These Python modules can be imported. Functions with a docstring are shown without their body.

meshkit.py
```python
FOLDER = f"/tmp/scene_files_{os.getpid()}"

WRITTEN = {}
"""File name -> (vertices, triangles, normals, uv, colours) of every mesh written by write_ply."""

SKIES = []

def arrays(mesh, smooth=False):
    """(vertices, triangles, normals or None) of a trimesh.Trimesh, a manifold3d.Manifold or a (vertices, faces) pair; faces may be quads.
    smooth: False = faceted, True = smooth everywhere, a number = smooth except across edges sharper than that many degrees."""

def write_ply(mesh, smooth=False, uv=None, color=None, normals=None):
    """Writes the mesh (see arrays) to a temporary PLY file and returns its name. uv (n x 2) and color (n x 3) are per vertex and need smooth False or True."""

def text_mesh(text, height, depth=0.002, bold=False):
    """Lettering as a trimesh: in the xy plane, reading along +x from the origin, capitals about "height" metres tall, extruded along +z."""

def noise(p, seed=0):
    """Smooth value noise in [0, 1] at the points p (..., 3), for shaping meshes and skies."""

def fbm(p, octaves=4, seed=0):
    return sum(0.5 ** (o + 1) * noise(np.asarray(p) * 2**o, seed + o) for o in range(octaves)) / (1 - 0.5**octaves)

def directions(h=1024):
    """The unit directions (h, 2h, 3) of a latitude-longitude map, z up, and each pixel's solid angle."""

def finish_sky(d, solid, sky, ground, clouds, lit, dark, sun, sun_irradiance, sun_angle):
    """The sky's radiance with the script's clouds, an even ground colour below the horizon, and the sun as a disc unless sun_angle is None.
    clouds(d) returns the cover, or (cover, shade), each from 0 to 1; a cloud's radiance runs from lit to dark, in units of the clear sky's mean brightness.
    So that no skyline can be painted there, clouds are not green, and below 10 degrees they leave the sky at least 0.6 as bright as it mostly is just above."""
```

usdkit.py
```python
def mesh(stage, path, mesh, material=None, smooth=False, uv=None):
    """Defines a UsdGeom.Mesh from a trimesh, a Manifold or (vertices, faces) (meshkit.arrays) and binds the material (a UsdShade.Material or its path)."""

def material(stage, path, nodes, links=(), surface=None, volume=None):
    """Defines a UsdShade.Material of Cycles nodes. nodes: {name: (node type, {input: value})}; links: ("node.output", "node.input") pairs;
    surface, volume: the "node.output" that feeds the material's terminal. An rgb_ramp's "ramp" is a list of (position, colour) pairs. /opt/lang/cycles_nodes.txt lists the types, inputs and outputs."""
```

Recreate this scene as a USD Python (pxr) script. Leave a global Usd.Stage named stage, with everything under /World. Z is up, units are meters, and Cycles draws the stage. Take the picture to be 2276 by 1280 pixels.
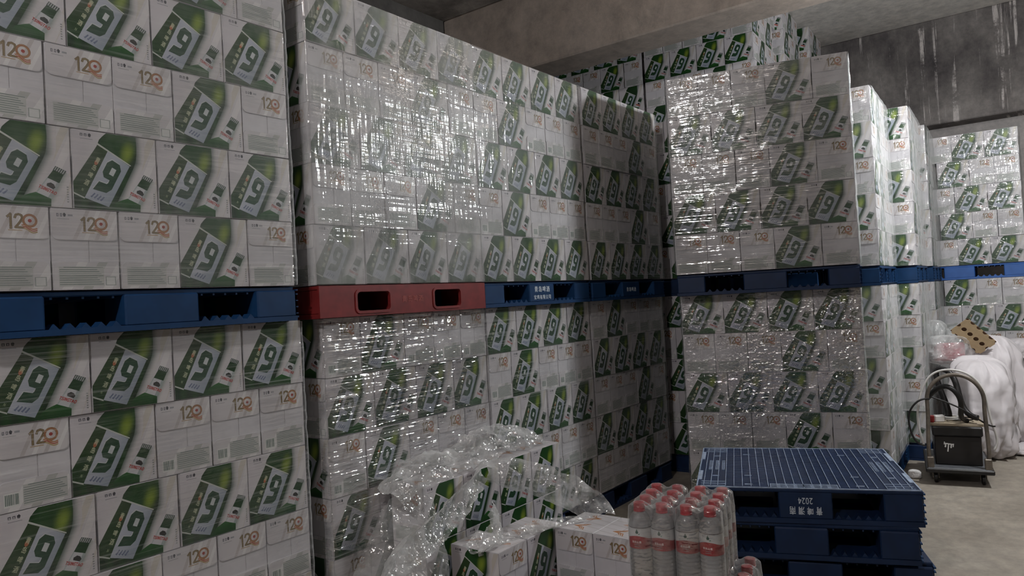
import math, random
import numpy as np, trimesh, usdkit, meshkit
import manifold3d as m3
from shapely.geometry import Polygon, box as sbox, LineString, Point
from shapely.ops import unary_union
from shapely import affinity
from pxr import Usd, UsdGeom, UsdLux, UsdShade, Gf, Sdf, Vt

stage = Usd.Stage.CreateInMemory()
UsdGeom.SetStageUpAxis(stage, UsdGeom.Tokens.z)
UsdGeom.SetStageMetersPerUnit(stage, 1.0)
UsdGeom.Xform.Define(stage, '/World')
UsdGeom.Scope.Define(stage, '/World/Looks')
rng = random.Random(7)
T = Sdf.ValueTypeNames

# ------------------------------------------------------------------ camera, light, exposure
cam = UsdGeom.Camera.Define(stage, '/World/camera')
YAW, PIT, ROL, CZ, FPX = 0.6457, 0.0181, -0.0549, 1.6, 1616.0
fwd = np.array([math.cos(YAW)*math.cos(PIT), math.sin(YAW)*math.cos(PIT), math.sin(PIT)])
rt0 = np.array([math.sin(YAW), -math.cos(YAW), 0.0]); up0 = np.cross(rt0, fwd)
rt = math.cos(ROL)*rt0 + math.sin(ROL)*up0; up = -math.sin(ROL)*rt0 + math.cos(ROL)*up0
M4 = Gf.Matrix4d(*rt, 0, *up, 0, *(-fwd), 0, 0, 0, CZ, 1)
cam.AddTransformOp().Set(M4)
cam.CreateHorizontalApertureAttr(36.0); cam.CreateVerticalApertureAttr(36.0*1280/2276)
cam.CreateFocalLengthAttr(36.0*FPX/2276)
cam.CreateClippingRangeAttr(Gf.Vec2f(0.05, 100))
cam.CreateExposureAttr(0.0)

LAMP_A, LAMP_B = (6.003, -0.484, 3.343), (-1.9, 0.92, 4.5)      # hanging bulbs: right aisle, and behind the camera
POWER_A, POWER_B = 940.0, 1060.0                            # emission strength of each bulb
dome = UsdLux.DomeLight.Define(stage, '/World/dim_room_light')
dome.CreateIntensityAttr(0.02); dome.CreateColorAttr(Gf.Vec3f(0.9, 0.95, 1.0))

# ------------------------------------------------------------------ helpers
counts = {}
def numbered(parent, name):
    k = (str(parent), name); n = counts.get(k, 0); counts[k] = n + 1
    return name if n == 0 else '%s_%03d' % (name, n)
def say(prim, label=None, cat=None, group=None, kind=None):
    for k, v in (('label', label), ('category', cat), ('group', group), ('kind', kind)):
        if v: prim.SetCustomDataByKey(k, v)
    return prim
def thing(name, label, cat, loc=(0, 0, 0), rz=0.0, group=None, kind=None):
    x = UsdGeom.Xform.Define(stage, '/World/' + numbered('/World', name))
    x.AddTranslateOp().Set(Gf.Vec3d(*map(float, loc))); x.AddRotateZOp().Set(float(math.degrees(rz)))
    return say(x.GetPrim(), label, cat, group, kind)
def obj(name, mesh, mat, parent=None, smooth=False, col=None, label=None, kind=None):
    base = str(parent.GetPath()) if parent is not None else '/World'
    m = usdkit.mesh(stage, base + '/' + numbered(base, name), mesh, mat, smooth)
    if col is not None:
        UsdGeom.PrimvarsAPI(m).CreatePrimvar('print_color', T.Color3fArray, 'vertex').Set(Vt.Vec3fArray.FromNumpy(np.asarray(col, np.float32)))
    return say(m.GetPrim(), label, None, None, kind)
def cat_(ms): return trimesh.util.concatenate(ms)
def bx(lo, hi):
    lo, hi = np.array(lo, float), np.array(hi, float)
    return trimesh.creation.box(hi - lo, trimesh.transformations.translation_matrix((lo + hi)/2))
def cbox(lo, hi, c=0.003):
    lo, hi = np.array(lo, float), np.array(hi, float); P = []
    for i in range(8):
        s = [(i >> k) & 1 for k in range(3)]
        for ax in range(3):
            q = [(hi[k] - (0 if k == ax else c)) if s[k] else (lo[k] + (0 if k == ax else c)) for k in range(3)]
            P.append(q)
    return trimesh.convex.convex_hull(np.array(P))
def ext(poly, z0, z1):
    g = [trimesh.creation.extrude_polygon(q, z1 - z0, engine='earcut') for q in getattr(poly, 'geoms', [poly]) if q.area > 1e-9]
    m = cat_(g); m.apply_translation((0, 0, z0)); return m
def tm(rot=None, t=(0, 0, 0)):
    m = np.eye(4)
    if rot is not None: m[:3, :3] = rot
    m[:3, 3] = t; return m
def rotz(a): return np.array([[math.cos(a), -math.sin(a), 0], [math.sin(a), math.cos(a), 0], [0, 0, 1.0]])
def rrect(x0, y0, x1, y1, r, seg=5):
    return sbox(x0 + r, y0 + r, x1 - r, y1 - r).buffer(r, quad_segs=seg)
def tube(pts, r, n=10, smooth_path=0):
    pts = np.array(pts, float)
    if smooth_path:
        from scipy.interpolate import CubicSpline
        d = np.r_[0, np.cumsum(np.linalg.norm(np.diff(pts, axis=0), axis=1))]
        pts = CubicSpline(d, pts)(np.linspace(0, d[-1], smooth_path))
    r = np.broadcast_to(r, len(pts)) if np.ndim(r) == 0 or len(r) == len(pts) else np.interp(np.linspace(0, 1, len(pts)), np.linspace(0, 1, len(r)), r)
    V, F = [], []
    tan = np.gradient(pts, axis=0); tan /= np.linalg.norm(tan, axis=1)[:, None] + 1e-12
    a = np.cross(tan[0], [0, 0, 1.0])
    if np.linalg.norm(a) < 1e-3: a = np.cross(tan[0], [0, 1.0, 0])
    for i in range(len(pts)):
        a = a - tan[i]*np.dot(a, tan[i]); a /= np.linalg.norm(a); b = np.cross(tan[i], a)
        for k in range(n):
            t = 2*math.pi*k/n; V.append(pts[i] + r[i]*(a*math.cos(t) + b*math.sin(t)))
    for i in range(len(pts) - 1):
        for k in range(n):
            p, q = i*n + k, i*n + (k + 1) % n
            F += [[p, q, q + n], [p, q + n, p + n]]
    for base, sgn in ((0, 1), ((len(pts) - 1)*n, -1)):
        c = len(V); V.append(pts[0] if sgn == 1 else pts[-1])
        for k in range(n):
            F.append([c, base + (k + 1) % n, base + k] if sgn == 1 else [c, base + k, base + (k + 1) % n])
    return trimesh.Trimesh(np.array(V), np.array(F), process=False)
def lathe(prof, n=24):
    return trimesh.creation.revolve(np.array(prof, float), sections=n)
def grid_faces(nu, nv):
    i, j = np.meshgrid(np.arange(nu - 1), np.arange(nv - 1), indexing='ij'); a = (i*nv + j).ravel()
    return np.vstack([np.c_[a, a + nv, a + nv + 1], np.c_[a, a + nv + 1, a + 1]])
def nz(P, f, seed, oct=3): return meshkit.fbm(np.asarray(P)*f, oct, seed) - 0.5

# ------------------------------------------------------------------ materials
def mat(name, nodes, links, surface='p.BSDF'): return usdkit.material(stage, '/World/Looks/' + name, nodes, links, surface=surface)
def plain(name, col, rough=0.5, var=0.0, scale=12, bump=0.0, metallic=0.0, spec=0.5):
    n = {'p': ('principled_bsdf', {'base_color': col, 'roughness': rough, 'metallic': metallic, 'specular_ior_level': spec})}; l = []
    if var or bump:
        n['tc'] = ('texture_coordinate', {}); n['n'] = ('noise_texture', {'scale': scale, 'detail': 5, 'roughness': 0.6}); l.append(('tc.object', 'n.vector'))
    if var:
        n['r'] = ('rgb_ramp', {'ramp': [(0.3, tuple(c*(1 - var) for c in col)), (0.7, tuple(min(1, c*(1 + var)) for c in col))]}); l += [('n.fac', 'r.fac'), ('r.color', 'p.base_color')]
    if bump:
        n['b'] = ('bump', {'strength': bump, 'distance': 0.01}); l += [('n.fac', 'b.height'), ('b.normal', 'p.normal')]
    return mat(name, n, l)
M = {}
CARD = (0.58, 0.56, 0.585)
M['card'] = plain('carton_board', CARD, 0.42, 0.04, 25)
M['print'] = mat('carton_print', {'a': ('attribute', {'attribute': 'print_color'}), 'p': ('principled_bsdf', {'roughness': 0.38})}, [('a.color', 'p.base_color')])
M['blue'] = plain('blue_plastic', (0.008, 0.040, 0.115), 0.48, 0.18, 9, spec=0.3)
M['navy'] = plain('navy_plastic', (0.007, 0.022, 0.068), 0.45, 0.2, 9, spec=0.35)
M['bright_blue'] = plain('bright_blue_plastic', (0.03, 0.11, 0.36), 0.45, 0.12, 9)
M['red'] = plain('red_plastic', (0.19, 0.018, 0.018), 0.45, 0.2, 14)
M['rib_sheen'] = plain('rib_sheen_plastic', (0.34, 0.42, 0.56), 0.38, 0.3, 30)  # pale tone paints in the glancing lamp sheen on the rib tops
M['white_ink'] = plain('white_ink', (0.55, 0.6, 0.66), 0.6)
M['pink_ink'] = plain('faded_red_ink', (0.33, 0.07, 0.06), 0.6)
def concrete(name, dark, mid, light, scale=1.3, streak=0.0, bump=0.35, rough=0.85, drips=False):
    n = {'g': ('geometry', {}), 'm': ('mapping', {'scale': (1, 1, 0.6 if streak else 1)}),
         'n1': ('noise_texture', {'scale': scale, 'detail': 8, 'roughness': 0.62}), 'n2': ('noise_texture', {'scale': scale*9, 'detail': 6, 'roughness': 0.7}),
         'r1': ('rgb_ramp', {'ramp': [(0.28, dark), (0.5, mid), (0.72, light)]}),
         'r2': ('rgb_ramp', {'ramp': [(0.3, (0.72, 0.72, 0.72)), (0.65, (1.08, 1.06, 1.04))]}),
         'x': ('mix', {'mix_type': 'multiply', 'fac': 1.0}), 'b': ('bump', {'strength': bump, 'distance': 0.02}), 'p': ('principled_bsdf', {'roughness': rough, 'specular_ior_level': 0.3})}
    l = [('g.position', 'm.vector'), ('m.vector', 'n1.vector'), ('g.position', 'n2.vector'), ('n1.fac', 'r1.fac'), ('n2.fac', 'r2.fac'), ('r1.color', 'x.color1'), ('r2.color', 'x.color2'),
         ('n2.fac', 'b.height'), ('b.normal', 'p.normal')]
    out = 'x.color'
    if drips:
        n['m2'] = ('mapping', {'scale': (1, 7, 0.20)}); n['n3'] = ('noise_texture', {'scale': 1.6, 'detail': 5, 'roughness': 0.75, 'distortion': 0.3})
        n['r3'] = ('rgb_ramp', {'ramp': [(0.55, (0, 0, 0)), (0.60, (1, 1, 1))]}); n['y'] = ('mix', {'color2': (0.62, 0.57, 0.55)})
        n['n4'] = ('noise_texture', {'scale': 2.2, 'detail': 6, 'roughness': 0.8}); n['r4'] = ('rgb_ramp', {'ramp': [(0.46, (0, 0, 0)), (0.58, (0.95, 0.95, 0.95))]})
        n['k'] = ('math', {'math_type': 'multiply'})
        l += [('g.position', 'm2.vector'), ('m2.vector', 'n3.vector'), ('n3.fac', 'r3.fac'), ('g.position', 'n4.vector'), ('n4.fac', 'r4.fac'), ('r3.color', 'k.value1'), ('r4.color', 'k.value2'), ('k.value', 'y.fac'), ('x.color', 'y.color1')]
        out = 'y.color'
    l.append((out, 'p.base_color'))
    return mat(name, n, l)
M['slab'] = concrete('ceiling_concrete', (0.34, 0.32, 0.29), (0.72, 0.69, 0.65), (0.80, 0.78, 0.745), 0.9)  # paler than the near bay: up-light is put into this tone
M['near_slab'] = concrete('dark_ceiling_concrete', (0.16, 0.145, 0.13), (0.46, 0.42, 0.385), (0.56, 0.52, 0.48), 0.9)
M['beam'] = concrete('beam_concrete', (0.38, 0.325, 0.28), (0.50, 0.435, 0.385), (0.60, 0.53, 0.475), 0.8, bump=0.25)
M['lintel'] = concrete('stained_concrete', (0.045, 0.038, 0.045), (0.19, 0.175, 0.17), (0.36, 0.335, 0.32), 1.5, streak=1, drips=True)
M['plaster'] = concrete('pale_plaster', (0.42, 0.39, 0.38), (0.5, 0.47, 0.46), (0.58, 0.55, 0.53), 1.2, bump=0.1)
M['wall'] = concrete('grey_wall_concrete', (0.09, 0.085, 0.08), (0.13, 0.125, 0.12), (0.17, 0.16, 0.155), 0.7)
M['floor'] = concrete('floor_concrete', (0.21, 0.185, 0.155), (0.33, 0.295, 0.25), (0.41, 0.375, 0.325), 1.1, bump=0.12, rough=0.6)

def film(name, scale, strength, base, milk, patch=5.0, rough=0.07, milkscale=2.2, dist=0.004, crinkle=0.0, second=(20, 20, 20), share=0.0, streak=0.0, graze=0.55):
    """Thin clear stretch wrap: transparent sheet with a clear-coat gloss on fine wrinkles and milky patches where it lies in several layers."""
    n = {'g': ('geometry', {}), 'm': ('mapping', {'scale': scale}), 'n1': ('noise_texture', {'scale': 1.0, 'detail': 1.5, 'roughness': 0.5}), 'm5': ('mapping', {'scale': second}), 'n5': ('noise_texture', {'scale': 1.0, 'detail': 1.5, 'roughness': 0.5}), 'a5': ('math', {'math_type': 'multiply_add', 'value2': share}),
         'b': ('bump', {'strength': strength, 'distance': dist}),
         'n2': ('noise_texture', {'scale': milkscale, 'detail': 5, 'roughness': 0.65}), 'r2': ('rgb_ramp', {'ramp': [(0.42, (0, 0, 0)), (0.62, (1, 1, 1))]}),
         'n3': ('noise_texture', {'scale': patch, 'detail': 3, 'roughness': 0.6}), 'r3': ('rgb_ramp', {'ramp': [(0.38, (0.12,)*3), (0.66, (1, 1, 1))]}),
         'rm': ('math', {'math_type': 'multiply_add', 'value2': milk, 'value3': milk*0.25}),
         'rg': ('math', {'math_type': 'multiply', 'value2': base}), 'lw': ('layer_weight', {'blend': 0.5}), 'pw': ('math', {'math_type': 'power', 'value2': 5.0}), 'gz': ('math', {'math_type': 'multiply_add', 'value2': graze}),
         'tr': ('transparent_bsdf', {'color': (0.97, 0.975, 0.97)}), 'gl': ('glossy_bsdf', {'color': (1, 1, 1), 'roughness': rough}),
         'df': ('diffuse_bsdf', {'color': (0.85, 0.86, 0.86)}), 'tl': ('translucent_bsdf', {'color': (0.85, 0.86, 0.86)}),
         'dt': ('mix_closure', {'fac': 0.35}), 's1': ('mix_closure', {}), 's2': ('mix_closure', {})}
    l = [('g.position', 'm.vector'), ('m.vector', 'n1.vector'), ('g.position', 'm5.vector'), ('m5.vector', 'n5.vector'), ('n5.fac', 'a5.value1'), ('n1.fac', 'a5.value3'), ('a5.value', 'b.height'), ('b.normal', 'gl.normal'), ('g.position', 'n2.vector'), ('g.position', 'n3.vector'),
         ('n2.fac', 'r2.fac'), ('n3.fac', 'r3.fac'), ('r2.color', 'rm.value1'), ('r3.color', 'rg.value1'), ('df.BSDF', 'dt.closure1'), ('tl.BSDF', 'dt.closure2'),
         ('tr.BSDF', 's1.closure1'), ('dt.closure', 's1.closure2'), ('lw.facing', 'pw.value1'), ('pw.value', 'gz.value1'), ('rm.value', 'gz.value3'), ('gz.value', 's1.fac'), ('s1.closure', 's2.closure1'), ('gl.BSDF', 's2.closure2'), ('rg.value', 's2.fac')]
    if streak:                                        # thin stretch lines along the wrap; their gleam is put in as white haze
        n['m6'] = ('mapping', {'scale': (0.9, 0.9, 95)}); n['n6'] = ('noise_texture', {'scale': 1.0, 'detail': 3, 'roughness': 0.6}); n['r6'] = ('rgb_ramp', {'ramp': [(0.54, (0, 0, 0)), (0.70, (1, 1, 1))]})
        n['n7'] = ('noise_texture', {'scale': 1.7, 'detail': 3}); n['r7'] = ('rgb_ramp', {'ramp': [(0.40, (0.05,)*3), (0.62, (1, 1, 1))]}); n['k7'] = ('math', {'math_type': 'multiply'}); n['k6'] = ('math', {'math_type': 'multiply_add', 'value2': streak})
        l = [x for x in l if x != ('gz.value', 's1.fac')] + [('g.position', 'm6.vector'), ('m6.vector', 'n6.vector'), ('n6.fac', 'r6.fac'), ('g.position', 'n7.vector'), ('n7.fac', 'r7.fac'), ('r6.color', 'k7.value1'), ('r7.color', 'k7.value2'), ('k7.value', 'k6.value1'), ('gz.value', 'k6.value3'), ('k6.value', 's1.fac')]
    if crinkle:
        n['v'] = ('voronoi_texture', {'scale': crinkle, 'feature': 'f1', 'detail': 1.5, 'randomness': 1.0}); n['ad'] = ('math', {'math_type': 'multiply_add', 'value2': 0.8})
        l = [x for x in l if x != ('a5.value', 'b.height')] + [('g.position', 'v.vector'), ('v.distance', 'ad.value1'), ('a5.value', 'ad.value3'), ('ad.value', 'b.height')]
    return mat(name, n, l, 's2.closure')
def film_set(tag, hor, strength, base, milk, **k):
    """hor: wrinkles run along the wrap (horizontal streaks), else they hang (vertical streaks)."""
    k.setdefault('dist', 0.0065)
    return film(tag, (2.5, 2.5, 58) if hor else (33, 33, 4.5), strength, base, milk, second=(14, 14, 17) if hor else (3, 3, 48), share=0.9 if hor else 0.5, **k)
M['wrap_thin'] = film_set('thin_wrap', True, 1.1, 0.13, 0.05, streak=0.38)
M['wrap_hazy'] = film_set('hazy_wrap', True, 1.1, 0.15, 0.13, streak=0.30, milkscale=1.5, patch=3)
M['wrap_horizontal'] = film_set('streaky_wrap', True, 2.0, 0.45, 0.07, streak=0.35)
M['wrap_glint'] = film_set('glinting_wrap', True, 0.75, 0.34, 0.05, patch=2.5, milkscale=1.3, streak=0.07)
M['wrap_sparkle'] = film('sparkling_wrap', (12, 12, 50), 1.0, 0.42, 0.05, patch=2.2, rough=0.08, milkscale=1.4, dist=0.006, crinkle=34, second=(20, 20, 20), share=0.5, streak=0.07)
M['wrap_sheer'] = film('sheer_wrap', (20, 20, 20), 1.0, 0.26, 0.30, patch=6, rough=0.12, milkscale=4, dist=0.010, crinkle=20)
M['wrap_milky'] = film_set('milky_wrap', False, 1.0, 0.22, 0.44, milkscale=1.6)
M['wrap_milky_thin'] = film_set('half_milky_wrap', False, 0.9, 0.17, 0.14, milkscale=1.9)
M['wrap_side'] = film_set('aisle_side_wrap', False, 0.8, 0.13, 0.08)
M['wrap_crumpled'] = film('crumpled_wrap', (22, 22, 22), 1.0, 0.36, 0.68, patch=7, rough=0.13, milkscale=5, dist=0.012, crinkle=24)
M['shrink'] = film('shrink_film', (45, 45, 80), 0.9, 0.38, 0.10, patch=9, rough=0.07, milkscale=8, dist=0.005, graze=0.6)
M['clear_bag'] = film('clear_bag_film', (25, 25, 25), 0.7, 0.25, 0.6, patch=6, rough=0.15, milkscale=4, dist=0.02)
M['rubber'] = plain('black_rubber', (0.012, 0.011, 0.011), 0.45, 0.2, 20)
M['tube_steel'] = plain('worn_tube_steel', (0.17, 0.145, 0.12), 0.42, 0.5, 9, metallic=0.4)
M['black_box'] = plain('black_case', (0.012, 0.010, 0.010), 0.42)
M['deck_grey'] = plain('grey_deck_plastic', (0.10, 0.105, 0.115), 0.5, 0.2, 15)
M['ply'] = plain('pale_plywood', (0.40, 0.33, 0.24), 0.7, 0.15, 10)
M['white_plastic'] = plain('white_plastic', (0.62, 0.6, 0.58), 0.5)
M['dark_red'] = plain('dark_red_plastic', (0.20, 0.012, 0.012), 0.4)
M['sack'] = plain('white_woven_sack', (0.66, 0.62, 0.635), 0.6, 0.04, 12)
M['pink'] = plain('pink_plastic_sheets', (0.50, 0.17, 0.2), 0.6, 0.3, 18)
M['cardboard'] = plain('tan_cardboard', (0.50, 0.37, 0.22), 0.8, 0.1, 20)
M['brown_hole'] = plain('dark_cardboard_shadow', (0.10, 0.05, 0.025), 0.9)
M['paper'] = plain('white_paper', (0.7, 0.68, 0.67), 0.8)
M['cap'] = plain('red_cap_plastic', (0.42, 0.012, 0.025), 0.35)
M['label'] = mat('bottle_label', {'a': ('attribute', {'attribute': 'print_color'}), 'p': ('principled_bsdf', {'roughness': 0.35})}, [('a.color', 'p.base_color')])
M['pet'] = mat('clear_bottle_plastic', {'tr': ('transparent_bsdf', {'color': (0.97, 0.975, 0.98)}), 'gl': ('glossy_bsdf', {'roughness': 0.10}), 'f': ('fresnel', {'IOR': 1.45}),
        'd0': ('diffuse_bsdf', {'color': (0.93, 0.93, 0.95)}), 't0': ('translucent_bsdf', {'color': (0.93, 0.93, 0.95)}), 'df': ('mix_closure', {'fac': 0.65}), 's1': ('mix_closure', {'fac': 0.50}), 's2': ('mix_closure', {})},
        [('tr.BSDF', 's1.closure1'), ('d0.BSDF', 'df.closure1'), ('t0.BSDF', 'df.closure2'), ('df.closure', 's1.closure2'), ('s1.closure', 's2.closure1'), ('gl.BSDF', 's2.closure2'), ('f.fac', 's2.fac')], 's2.closure')
for nm, pw in (('bulb_a', POWER_A), ('bulb_b', POWER_B)):
    M[nm] = mat('lit_' + nm, {'e': ('emission', {'color': (0.96, 0.985, 1.0) if nm == 'bulb_a' else (1.0, 0.965, 0.965), 'strength': pw})}, [], 'e.emission')

# ------------------------------------------------------------------ room shell
def struct(name, mesh, m, label, cat): return say(obj(name, mesh, m), label, cat, None, 'structure')
RX0, RX1, RY0, RY1, RZ = -6.5, 10.75, -6.0, 5.4, 4.8
struct('floor', bx((RX0, RY0, -0.1), (RX1 + .2, RY1, 0)), M['floor'], 'brown-grey bare concrete warehouse floor', 'floor')
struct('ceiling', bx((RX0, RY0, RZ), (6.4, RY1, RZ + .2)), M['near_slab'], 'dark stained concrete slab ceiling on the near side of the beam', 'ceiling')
struct('ceiling', bx((6.4, RY0, RZ), (RX1 + .2, RY1, RZ + .2)), M['slab'], 'pale slab ceiling beyond the beam', 'ceiling')
struct('wall_far', bx((RX1, RY0, 0), (RX1 + .2, RY1, RZ)), M['plaster'], 'pale plaster far wall below the stained concrete', 'wall')
struct('wall_left', bx((RX0, RY1, 0), (RX1 + .2, RY1 + .2, RZ)), M['wall'], 'grey concrete wall behind the left row', 'wall')
struct('wall_right', bx((RX0, RY0 - .2, 0), (RX1 + .2, RY0, RZ)), M['wall'], 'grey concrete wall outside the view on the right', 'wall')
struct('wall_near', bx((RX0 - .2, RY0, 0), (RX0, RY1, RZ)), M['wall'], 'grey concrete wall behind the viewer', 'wall')
struct('ceiling_beam', cbox((6.15, RY0, 4.0), (6.62, RY1, RZ), 0.015), M['beam'], 'grey-brown concrete beam crossing under the ceiling', 'beam')
struct('wall_beam', cbox((10.4, RY0, 3.5), (RX1, RY1, RZ), 0.012), M['lintel'], 'dark water-stained concrete wall beam with white drips', 'beam')
def cracks(seed, x0, x1, y0, y1, n):
    r = random.Random(seed); g = []
    for _ in range(n):
        x, y, a = r.uniform(x0, x1), r.uniform(y0, y1), r.uniform(0, 6.28); pts = [(x, y)]
        for _ in range(9):
            a += r.uniform(-.5, .5); x += .12*math.cos(a); y += .12*math.sin(a); pts.append((x, y))
        g.append(LineString(pts).buffer(r.uniform(.002, .005), cap_style='flat'))
    return unary_union(g)
say(obj('floor_crack', ext(cracks(4, 4.6, 9.5, -1.5, 0.9, 9), -0.002, 0.0012), M['paper']), 'thin pale scratches on the concrete floor', 'scratches', None, 'structure')

def lamp(loc, m, label):
    t = thing('pendant_lamp', label, 'lamp', loc, 0, 'hanging bulbs')
    obj('bulb', trimesh.creation.icosphere(3, 0.085), M[m], t, True)
    obj('socket', lathe([(0, .075), (.035, .075), (.035, .16), (.02, .18), (0, .18)], 20), M['black_box'], t, 30)
    obj('cord', tube([(0, 0, .17), (0, 0, RZ - loc[2])], .005, 8), M['black_box'], t, True)
lamp(LAMP_A, 'bulb_a', 'bare white bulb hanging over the right aisle')
lamp(LAMP_B, 'bulb_b', 'bare white bulb hanging behind the viewer')
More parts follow.
